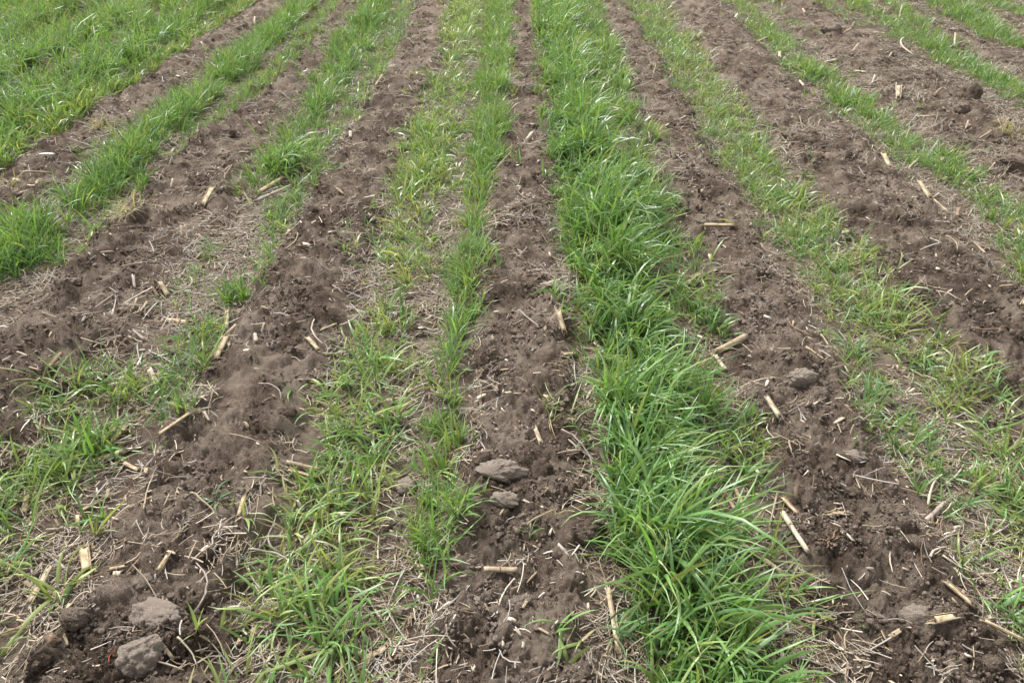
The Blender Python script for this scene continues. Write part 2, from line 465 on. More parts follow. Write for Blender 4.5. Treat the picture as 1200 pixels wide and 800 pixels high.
FRESH = (('fresh', 5), ('deep', 1.5), ('olive', .7))
OLV = (('olive', 3), ('fresh', 3), ('pale', .8), ('blue', .7))
BLU = (('fresh', 3), ('blue', 2.5), ('olive', 1.2))
BANDS = {}
BANDS['tall_right'] = ('tall dense fresh green rye row just right of the middle soil strip', [
    row([(650, 2, 22), (656, 40, 23), (664, 80, 27), (672, 130, 28), (681, 180, 31), (692, 235, 38), (706, 300, 42), (720, 350, 40), (728, 400, 37), (742, 445, 42), (748, 500, 44), (755, 560, 44), (772, 610, 46), (785, 660, 50), (795, 720, 52), (808, 800, 56)],
        1400, .215, .16, 1.4, 5, .0098, -.6, .09, (('fresh', 6), ('deep', 2.2), ('blue', .8), ('olive', 1)), -.25, .03, near=True, edge=.8),
    row([(690, 10, 14), (704, 60, 16), (722, 110, 17), (738, 150, 18), (752, 200, 18), (768, 250, 18, .9), (785, 300, 20, .9), (806, 350, 26, .9), (815, 395, 26, .9), (830, 445, 22, .55), (848, 500, 26, .7), (872, 560, 22, .4), (888, 610, 22, .3), (900, 680, 24, .25), (905, 770, 26, .2)],
        1500, .125, .35, .9, 5, .0068, -.4, .1, BLU, .1, .08, near=True),
    row([(640, 60, 8, .7), (655, 150, 8, .6), (650, 215, 8, .4), (672, 290, 8, .6), (690, 420, 12, .5), (700, 520, 12, .3)], 1300, .09, .5, .9, 4, .0055, 3.1, .2, BLU, 0, .2, far=True)])
BANDS['left_pair'] = ('two thin rye rows with bare soil between them, left of the middle soil strip', [
    row([(545, 12, 18), (539, 50, 19), (532, 78, 14, .3), (524, 102, 22), (515, 135, 24), (502, 178, 31), (493, 213, 32), (484, 250, 34, .9), (472, 285, 36, .9), (470, 320, 24, .8), (463, 352, 19, .4), (446, 395, 34, .75), (436, 435, 46, .85), (430, 475, 50, .85), (425, 520, 50, .7), (408, 560, 46, .6), (390, 600, 50, .8), (375, 645, 54, .6), (372, 690, 72, .8), (385, 730, 86, .9), (392, 800, 86, .6)],
        1350, .115, .66, .8, 5, .0080, 0, 0, OLV, .08, .1, near=True),
    row([(584, 20, 16), (581, 67, 18), (574, 112, 18), (572, 160, 20), (565, 207, 17), (553, 247, 13, .85), (551, 290, 13), (549, 328, 16), (542, 362, 16), (533, 397, 10, .7), (532, 435, 14, .7), (527, 470, 16, .9), (528, 505, 18), (522, 555, 18), (522, 602, 26), (516, 636, 26), (502, 668, 22), (500, 697, 19), (503, 712, 8, .3)],
        1750, .12, .38, .75, 5, .0066, 0, .0, (('fresh', 3), ('olive', 1), ('blue', 1)), 0, .07),
    row([(300, 680, 26, .3), (295, 720, 32, .5), (282, 760, 34, .6), (275, 800, 36, .6)], 900, .085, .7, .7, 4.5, .006, 0, 0, OLV, 0, .1, far=False, near=True)])
BANDS['second_left'] = ('patchy rye tufts with corn stubble, second grass band left of the middle soil strip', [
    row([(445, 5, 14), (430, 35, 17), (414, 65, 19), (395, 97, 20), (374, 127, 18), (350, 165, 18, .8), (328, 195, 26), (305, 225, 16, .4), (285, 245, 14, .35)], 1500, .13, .4, .8, 5, .0062, 0, 0, FRESH, -.05, .07),
    row([(480, 5, 9), (464, 35, 12), (449, 67, 12), (435, 95, 13), (418, 125, 14), (390, 160, 17, .7), (370, 192, 18, .7), (350, 232, 18, .8), (335, 257, 16, .7), (318, 290, 18, .7), (306, 312, 20, .8), (290, 345, 22, .8), (262, 365, 22, .7), (240, 400, 24, .7), (226, 432, 26, .8), (205, 470, 24, .6), (200, 505, 24, .7)],
        1250, .095, .5, .8, 4.5, .0058, 0, 0, BLU, .1, .12),
    row([(262, 285, 16, .6), (240, 310, 18, .8), (225, 332, 18, .7), (205, 370, 18, .6)], 1200, .08, .6, .8, 4, .005, 0, 0, BLU, .0, .2, far=False),
    row([(150, 440, 40, .7), (110, 475, 62, .9), (88, 510, 70), (70, 550, 72, .9), (35, 600, 62, .85), (0, 650, 40, .7), (-30, 700, 40, .7), (-70, 790, 50, .7)],
        1050, .12, .68, .85, 4.5, .0068, 0, 0, (('fresh', 3), ('olive', 3), ('deep', 1)), -.1, .08, far=False, near=True)])
BANDS['third_left'] = ('bright rye tufts in a broken line, third grass band left of the middle soil strip', [
    row([(360, 7, 13), (334, 30, 15), (310, 50, 17), (281, 80, 20), (258, 100, 14, .7), (234, 119, 18), (202, 145, 21), (175, 168, 24), (148, 190, 28), (110, 236, 24, .6), (70, 256, 24, .7), (35, 285, 42), (-20, 330, 50)],
        1900, .15, .3, .9, 5, .0066, .3, .05, FRESH, -.15, .04),
    row([(384, 18, 9), (362, 48, 11), (334, 80, 12), (302, 110, 13), (277, 132, 13), (252, 155, 14, .8), (233, 170, 14, .5)], 1500, .085, .4, .7, 4.5, .0052, 0, 0, BLU, -.05, .08),
    row([(170, 232, 20, .3), (120, 270, 20, .3), (75, 312, 22, .5), (60, 325, 16, .3)], 900, .08, .5, .8, 4, .005, 0, 0, BLU, .1, .25, far=False)])
def ld(u, dens, L, hw, hue=FRESH, q=1., gap=-.1):
    pts = []
    for y in (2, 60, 120, 180, 240, 320):
        x = 612 + u * (y + 205)
        pts.append((x, y, hw * (y + 205), q))
    return row(pts, dens * .85, L * 1.2, .28, 1.05, 6, .0085, 0, .06, hue, gap + .30, .08)
BANDS['thick_far_left'] = ('thick unbroken rye rows filling the upper left corner of the field', [
    ld(-1.52, 1500, .12, .045, (('fresh', 3), ('pale', .6), ('olive', 1)), .8), ld(-1.64, 1500, .19, .05), ld(-1.80, 1500, .17, .045, q=.85, gap=.05), ld(-1.98, 1400, .2, .055), ld(-2.16, 1400, .17, .055, q=.9, gap=0.05), ld(-2.36, 1200, .19, .07), ld(-2.6, 1200, .17, .07), ld(-2.85, 1200, .19, .09)])
BANDS['first_right'] = ('loose spreading rye plants, second grass band right of the middle soil strip', [
    row([(748, 5, 11), (762, 25, 13), (776, 48, 15), (795, 75, 14, .7), (808, 98, 19), (820, 118, 15, .6), (848, 155, 22), (868, 185, 22), (888, 222, 24), (908, 255, 30), (930, 290, 26), (948, 320, 22, .8), (968, 345, 22, .8), (985, 372, 20, .7), (998, 420, 24, .9), (1012, 452, 26, .9), (1035, 500, 32, .9), (1075, 545, 38, .9), (1100, 590, 30, .7), (1140, 640, 28, .45), (1182, 700, 30, .7), (1210, 720, 30, .6)],
        1300, .095, .52, .8, 4.5, .006, 0, 0, (('fresh', 2), ('blue', 2), ('olive', 2)), .05, .14, near=True),
    row([(770, 5, 7, .3), (820, 83, 10, .6), (870, 150, 14, .6), (905, 205, 16, .7), (940, 250, 20, .7), (985, 300, 20, .5), (1030, 365, 36, .95), (1062, 395, 34, .9), (1095, 430, 34, .8), (1125, 465, 40, .95), (1155, 520, 46, .8), (1190, 580, 48, .9), (1240, 650, 50, .8)],
        1500, .11, .66, .75, 4.5, .0066, 0, 0, OLV, .0, .12, near=True)])
BANDS['second_right'] = ('fresh low rye row crossed by broken stalks, third grass band right of the middle soil strip', [
    row([(865, 7, 9, .7), (888, 30, 12, .7), (911, 55, 13, .8), (934, 75, 16), (953, 92, 22), (972, 105, 14, .7), (990, 118, 22), (1018, 143, 24), (1035, 160, 20, .7), (1055, 175, 28), (1085, 188, 26), (1113, 208, 25), (1140, 226, 20, .6), (1165, 248, 22, .8), (1185, 268, 24, .8), (1200, 310, 26, .8), (1260, 380, 26, .7)],
        1350, .10, .45, .85, 4.5, .0062, 0, 0, (('fresh', 4), ('olive', 1.5), ('blue', 1)), -.02, .09),
    row([(888, 5, 7, .4), (920, 25, 8, .4), (950, 50, 8, .3)], 900, .08, .45, .85, 4.5, .006, 0, 0, BLU, 0, .09)])
BANDS['third_right'] = ('thin bluish green rye row with pale residue, upper right of the field', [
    row([(955, 2, 9, .6), (982, 17, 10, .7), (1008, 32, 11, .7), (1040, 43, 12, .8), (1072, 35, 14, .6), (1100, 62, 14, .5)], 1200, .08, .45, .8, 4.5, .0052, 0, 0, BLU, .05, .12, far=False),
    row([(1020, -5, 10, .5), (1055, 18, 10, .5), (1085, 48, 12, .6), (1108, 70, 14, .9), (1135, 85, 15), (1157, 96, 16), (1178, 108, 17), (1215, 130, 18)], 1400, .10, .4, .8, 5, .0056, 0, 0, BLU, -.05, .06)])
BANDS['corner_right'] = ('green rye rows across the upper right corner of the field', [
    row([(1095, 2, 12, .7), (1128, 18, 19), (1150, 32, 16), (1170, 45, 14), (1195, 58, 14)], 1400, .12, .4, .8, 5, .006, 0, 0, FRESH, -.05, .06),
    row([(1140, 0, 12), (1170, 8, 12), (1200, 18, 13), (1260, 40, 14)], 1200, .11, .4, .8, 5, .006, 0, 0, FRESH, 0, .06),
    row([(1260, 10, 12), (1330, 40, 16), (1400, 80, 16)], 1000, .11, .4, .8, 5, .006, 0, 0, FRESH, 0, .06),
    row([(1300, 170, 16), (1400, 230, 20)], 1000, .11, .4, .8, 5, .006, 0, 0, FRESH, 0, .06)])
tot = 0
seed = 100
for key, (label, rows_) in BANDS.items():
    parts = []
    for r in rows_:
        seed += 7
        r['spread'] = {'thick_far_left': .12, 'tall_right': -.12, 'left_pair': 0, 'second_left': .08, 'third_left': .08}.get(key, .35)
        P, sc_ = row_plants(r, seed)
        st = dict(r); st['L'] = r['L'] * sc_ * (1 + .38 * perlin(P[:, 0], P[:, 1], 3.5, 71) + .2 * perlin(P[:, 0], P[:, 1], 9, 77)).clip(.4, 1.6)
        b = plants_to_blades(P, st)
        if b: parts.append(b)
    V, F, C = merge(parts)
    tot += len(F) * 2
    o = link('rye_grass', mesh_from('rye_grass', V, F, M_leaf, True, {'col': ('FLOAT_COLOR', C)}))
    tag(o, label, 'grass', kind='stuff')
print('row grass tris', tot)

# ------------------------------------------------------------------ single clumps of grass: photo x, y of the base, radius px, length m, style, label
CLUMPS = [
    (724, 268, 44, .34, 'arch', 'tallest rye clump, arching over in the upper middle of the tall row'),
    (775, 640, 40, .24, 'arch', 'big drooping rye clump at the left edge of the tall row near the bottom'),
    (838, 640, 28, .20, 'arch', 'dense rye clump beside the two pale fallen stalks at lower right'),
    (815, 735, 46, .24, 'arch', 'large glossy rye clump leaning over the soil at the bottom of the tall row'),
    (770, 470, 42, .23, 'arch', 'thick rye clump halfway down the tall row with curling tips'),
    (148, 190, 26, .19, 'up', 'upright bright rye clump left of the lone small tuft, upper left'),
    (170, 228, 14, .11, 'up', 'lone small round rye tuft on rough soil, upper left'),
    (30, 292, 36, .19, 'up', 'bushy rye clump at the left edge of the photo above the rough soil'),
    (280, 86, 18, .15, 'up', 'compact bright rye clump just left of a fallen stalk, near the top left'),
    (330, 200, 28, .16, 'arch', 'low rounded rye clump above the pair of crumpled stalks, upper left'),
    (278, 352, 24, .12, 'up', 'small upright rye tuft above the crossed stalks, left of the middle'),
    (650, 500, 24, .10, 'yellow', 'yellowish flattened rye tuft on the right edge of the middle soil strip'),
    (655, 605, 16, .08, 'yellow', 'pale yellow half dead tuft with roots showing on the middle soil strip'),
    (665, 765, 26, .10, 'spread', 'sparse low rye tuft at the bottom edge between the middle strip and the tall row'),
    (620, 640, 5, .07, 'sprout', 'tiny lone rye sprout on the bare middle strip, below the yellow tuft'),
    (512, 752, 6, .05, 'sprout', 'small two leaved rye sprout below the end of the narrow rye row'),
    (75, 705, 24, .13, 'spread', 'rye tuft leaning over the long pale stalk in the lower left corner'),
    (5, 755, 18, .13, 'spread', 'single broad rye leaf fan cut by the left edge near the bottom'),
    (110, 620, 22, .14, 'spread', 'loose rye plant with a long bent leaf, above the flat husk chip at lower left'),
    (960, 720, 22, .13, 'spread', 'stray rye plant with long arching leaves on the soil right of the tall row'),
    (1002, 752, 5, .04, 'sprout', 'single short green leaf standing in bare soil near the bottom right'),
    (392, 745, 48, .17, 'spread', 'large sprawling rye plant with wide leaves at the bottom left of the middle strip'),
    (1035, 385, 32, .12, 'olive', 'star shaped yellow green rye clump, second band right of the tall row'),
    (1120, 470, 24, .10, 'olive', 'flattened yellow green rye plant below the star shaped clump on the right'),
    (1175, 720, 28, .11, 'spread', 'dark green rye tuft at the right edge beside a long tan stalk'),
    (985, 122, 18, .11, 'up', 'rounded fresh rye tuft left of the white chip, upper right'),
    (952, 92, 18, .11, 'up', 'low wide rye tuft below the upright pale stalk, upper right'),
    (1180, 104, 14, .10, 'up', 'dense short rye tuft at the right end of the thin bluish row'),
    (1125, 18, 16, .14, 'up', 'bushy rye tuft in the upper right corner'),
    (215, 505, 15, .08, 'up', 'small rye tuft beside the grey straw nest at left'),
    (925, 428, 6, .05, 'sprout', 'tiny rye sprout just above the crumbly mound on the right soil strip'),
    (545, 380, 14, .12, 'up', 'narrow upright rye tuft on the left edge of the middle soil strip'),
    (158, 262, 26, .13, 'dead', 'pale dead grass tussock with roots on the rough soil, upper left'),
    (1178, 165, 20, .12, 'dead', 'pale yellow dead tuft beside the long broken clod, right edge'),
    (120, 158, 18, .10, 'dead', 'dry tan grass shred at the edge of the far left strip, upper left'),
    (10, 232, 20, .11, 'dead', 'pale yellowing tuft at the left edge under the thick rye'),
    (100, 530, 44, .15, 'spread', 'wide tangled rye clump above the bright tan stalk at the left'),
    (940, 545, 0, 0, '', ''),
    (1185, 600, 22, .10, 'olive', 'sprawling yellow green rye plant at the right edge above the straw mat'),
    (262, 735, 18, .08, 'spread', 'low rye tuft just right of the largest pale clod'),
]
TALLH = (('fresh', 6), ('deep', 2.2), ('blue', .8), ('olive', 1))
STY = {'arch': dict(nb=6, tilt=.22, droop=1.5, W=.0100, lean_az=-.5, lean=.10, hue=TALLH, dead=.02, pl=1200),
       'up': dict(nb=6, tilt=.3, droop=.8, W=.0066, lean_az=0, lean=0, hue=FRESH, dead=.04, pl=1500),
       'yellow': dict(nb=5, tilt=.8, droop=.7, W=.0048, lean_az=.3, lean=.25, hue=(('pale', 3), ('olive', 2), ('dead', .8)), dead=.25, pl=1100),
       'dead': dict(nb=6, tilt=.8, droop=.8, W=.0036, lean_az=0, lean=0, hue=(('dead', 4), ('pale', 1.2)), dead=.5, pl=1300),
       'spread': dict(nb=6, tilt=.65, droop=.95, W=.0100, lean_az=0, lean=0, hue=(('fresh', 3), ('olive', 1.5), ('deep', 1)), dead=.05, pl=760),
       'olive': dict(nb=5, tilt=.75, droop=.7, W=.0075, lean_az=0, lean=0, hue=(('olive', 3), ('fresh', 1), ('pale', 1)), dead=.06, pl=900),
       'sprout': dict(nb=4, tilt=.35, droop=.5, W=.006, lean_az=0, lean=0, hue=FRESH, dead=0, pl=0)}
CL_LAND = []
for cx_, cy_, r_, L_, sty, lab in CLUMPS:
    if not r_: continue
    X, Y = gp(cx_, cy_); rw = r_ * mpp(cx_, cy_); ry = min(rw * 1.1, .12)
    st = dict(STY[sty])
    n = max(1, int(st['pl'] * math.pi * rw * ry * .7))
    if sty == 'sprout': n = 1
    t_ = rng.uniform(0, 2 * math.pi, n); q_ = np.sqrt(rng.random(n)) * .85
    P = np.stack([X + rw * q_ * np.cos(t_) * .8, Y + ry * q_ * np.sin(t_)], 1)
    if sty == 'sprout': P[:] = (X, Y)
    st['L'] = L_ * (1.08 - .35 * q_)
    V, F, C = plants_to_blades(P, st)
    z0 = h1(X, Y)
    V = V - np.array([X, Y, z0])
    o = link('rye_tuft', mesh_from('rye_tuft', V, F, M_leaf, True, {'col': ('FLOAT_COLOR', C)}))
    o.location = (X, Y, z0)
    tag(o, lab, 'grass tuft', 'rye tufts standing out of the rows')
    tot += len(F) * 2
print('grass tris', tot)

# ------------------------------------------------------------------ soil clods: photo x, y centre, half width, half height px, tone, label
CLODS = [
    (195, 727, 31, 18, 1, 'largest pale dry soil clod, lying at the lower left'),
    (100, 736, 18, 13, 0, 'rounded dark clod left of the largest pale clod'),
    (174, 774, 25, 22, 1, 'lumpy clod at the bottom edge below the largest pale clod'),
    (175, 691, 18, 9, 0, 'flat dark clod just above the largest pale clod'),
    (52, 782, 20, 13, 0, 'broken dark clod in the bottom left corner'),
    (590, 599, 21, 9, 1, 'angular flat clod with a dark hollow under it on the middle strip'),
    (585, 563, 30, 10, 1, 'broad low crusted clod on the middle strip above the angular one'),
    (634, 560, 14, 12, 0, 'brown clod on the middle strip, right of the broad crusted one'),
    (541, 586, 13, 9, 0, 'small dark clod at the left side of the middle strip'),
    (477, 566, 16, 10, 1, 'light brown clod between the two thin rye rows'),
    (467, 714, 9, 7, 1, 'small pale round clod between the two thin rye rows near the bottom'),
    (477, 600, 10, 7, 0, 'dull flat clod below the light brown one between the thin rye rows'),
    (1065, 730, 20, 15, 1, 'pale dry clod near the bottom right above a short stalk chunk'),
    (997, 541, 19, 8, 1, 'flat pale clod across the right soil strip'),
    (935, 452, 18, 11, 1, 'crumbly pointed clod on the mound of the right soil strip'),
    (1130, 120, 13, 13, 0, 'tall dark upright clod beside the white chip, upper right'),
    (1123, 138, 11, 8, 0, 'dark clod leaning against the tall upright one, upper right'),
    (972, 40, 13, 7, 0, 'dark heap like clod near the top right'),
    (286, 34, 6, 5, 0, 'small dark clod at the edge of the thick rye, top left'),
    (1180, 203, 24, 8, 0, 'long broken clod at the right edge below the pale dry tuft'),
    (687, 628, 22, 12, 0, 'crumbled clod between the middle strip and the tall rye row'),
    (715, 608, 14, 9, 0, 'dark clod tucked under the tall rye left of the husk pile'),
    (552, 712, 15, 8, 1, 'low crusted clod on the middle strip near the bottom'),
    (613, 712, 20, 9, 0, 'wide dark clod on the middle strip below the hollow stalk'),
    (1060, 645, 16, 8, 0, 'low brown clod on the right soil strip above the pale dry clod'),
    (322, 412, 10, 6, 1, 'small grey clod right of the crossed stalks'),
    (223, 467, 11, 7, 0, 'dark crumbly clod above the grey straw nest'),
    (842, 37, 5, 4, 0, 'small clod on the right soil strip near the top'),
    (805, 140, 8, 7, 0, 'dark clod at the edge of the right soil strip, upper right'),
    (367, 252, 9, 5, 0, 'small dull clod below the crumpled stalk pair'),
    (1160, 655, 0, 0, 0, ''),
    (342, 492, 10, 8, 0, 'frayed clod with roots on the left soil strip'),
    (247, 690, 0, 0, 0, ''),
    (72, 764, 9, 9, 2, 'round brown chewed cob fragment among the clods, bottom left'),
    (20, 300, 0, 0, 0, ''),
    (640, 79, 7, 5, 0, 'small dark clod lying high on the middle strip'),
    (85, 345, 20, 10, 0, 'rounded clod on the rough soil at the left edge'),
    (270, 165, 13, 7, 0, 'dark clod at the top of the rough soil, upper left'),
    (720, 70, 0, 0, 0, ''),
    (1190, 66, 8, 5, 0, 'brown clod near the right edge in the upper corner'),
    (1000, 740, 10, 6, 0, 'small low clod beside the single green leaf, bottom right'),
    (1150, 790, 16, 9, 0, 'dark clod at the bottom edge, right corner'),
    (420, 310, 10, 5, 0, 'small dull clod on the left soil strip'),
    (655, 655, 11, 7, 0, 'brown clod right of the tiny sprout on the middle strip'),
]
def ico(sub):
    import bmesh
    bm = bmesh.new(); bmesh.ops.create_icosphere(bm, subdivisions=sub, radius=1)
    V = np.array([v.co[:] for v in bm.verts]); F = np.array([[v.index for v in f.verts] for f in bm.faces]); bm.free()
    return V, F
ICO4 = ico(4); ICO5 = ico(5)
LAND = []                      # landmarks for naming: photo x, y, phrase
for k, (cx_, cy_, a_, b_, tone, lab) in enumerate(CLODS):
    if not a_: continue
    X, Y = gp(cx_, cy_ + b_ * .55); s = mpp(cx_, cy_)
    A = a_ * s * .80; Hh = max(b_ * s * .85, A * .42); D = min(max(b_ * s * 1.0, A * .5), A * 1.1)
    V0, F0 = ICO5 if a_ > 16 else ICO4
    V = V0.copy()
    o1 = k * 3.3
    w = V[:, :2] * 1.0
    nn = fbm(V[:, 0] + V[:, 2] * .7, V[:, 1] - V[:, 2] * .6, 1.1, 5, o1, .6) * .24 + domes(V[:, 0] + V[:, 2] * .5, V[:, 1] + V[:, 2] * .4, 2.6, o1) * .22 + domes(V[:, 0] - V[:, 2] * .5, V[:, 1] + V[:, 2] * .6, 6.5, o1) * .09 + domes(V[:, 0] - V[:, 2] * .5, V[:, 1] + V[:, 2] * .6, 14, o1) * .04
    # break planes: flatten some sides
    V = V * (1 + nn)[:, None]
    for j in range(3):
        d = np.random.default_rng(k * 10 + j).normal(size=3); d /= np.linalg.norm(d)
        t = V @ d; V -= np.outer(np.clip(t - .78, 0, 9) * .7, d)
    V = V * np.array([A, D, Hh])
    if cx_ in (1130, 1123): V[:, 2] = (V[:, 2] + Hh * .3) * 1.15
    z0 = h1(X, Y)
    a = rng.uniform(-.25, .25)
    V = np.stack([V[:, 0] * math.cos(a) - V[:, 1] * math.sin(a), V[:, 0] * math.sin(a) + V[:, 1] * math.cos(a), V[:, 2]], 1)
    nm = 'cob_fragment' if tone == 2 else 'soil_clod'
    o = link(nm, mesh_from(nm, V, F0, M_brown if tone == 2 else (M_clod_dry if tone == 1 else M_clod), True))
    o.location = (X, Y, z0 + Hh * .05)
    tag(o, lab, 'cob' if tone == 2 else 'clod', None if tone == 2 else 'clods of soil lying on the strips')

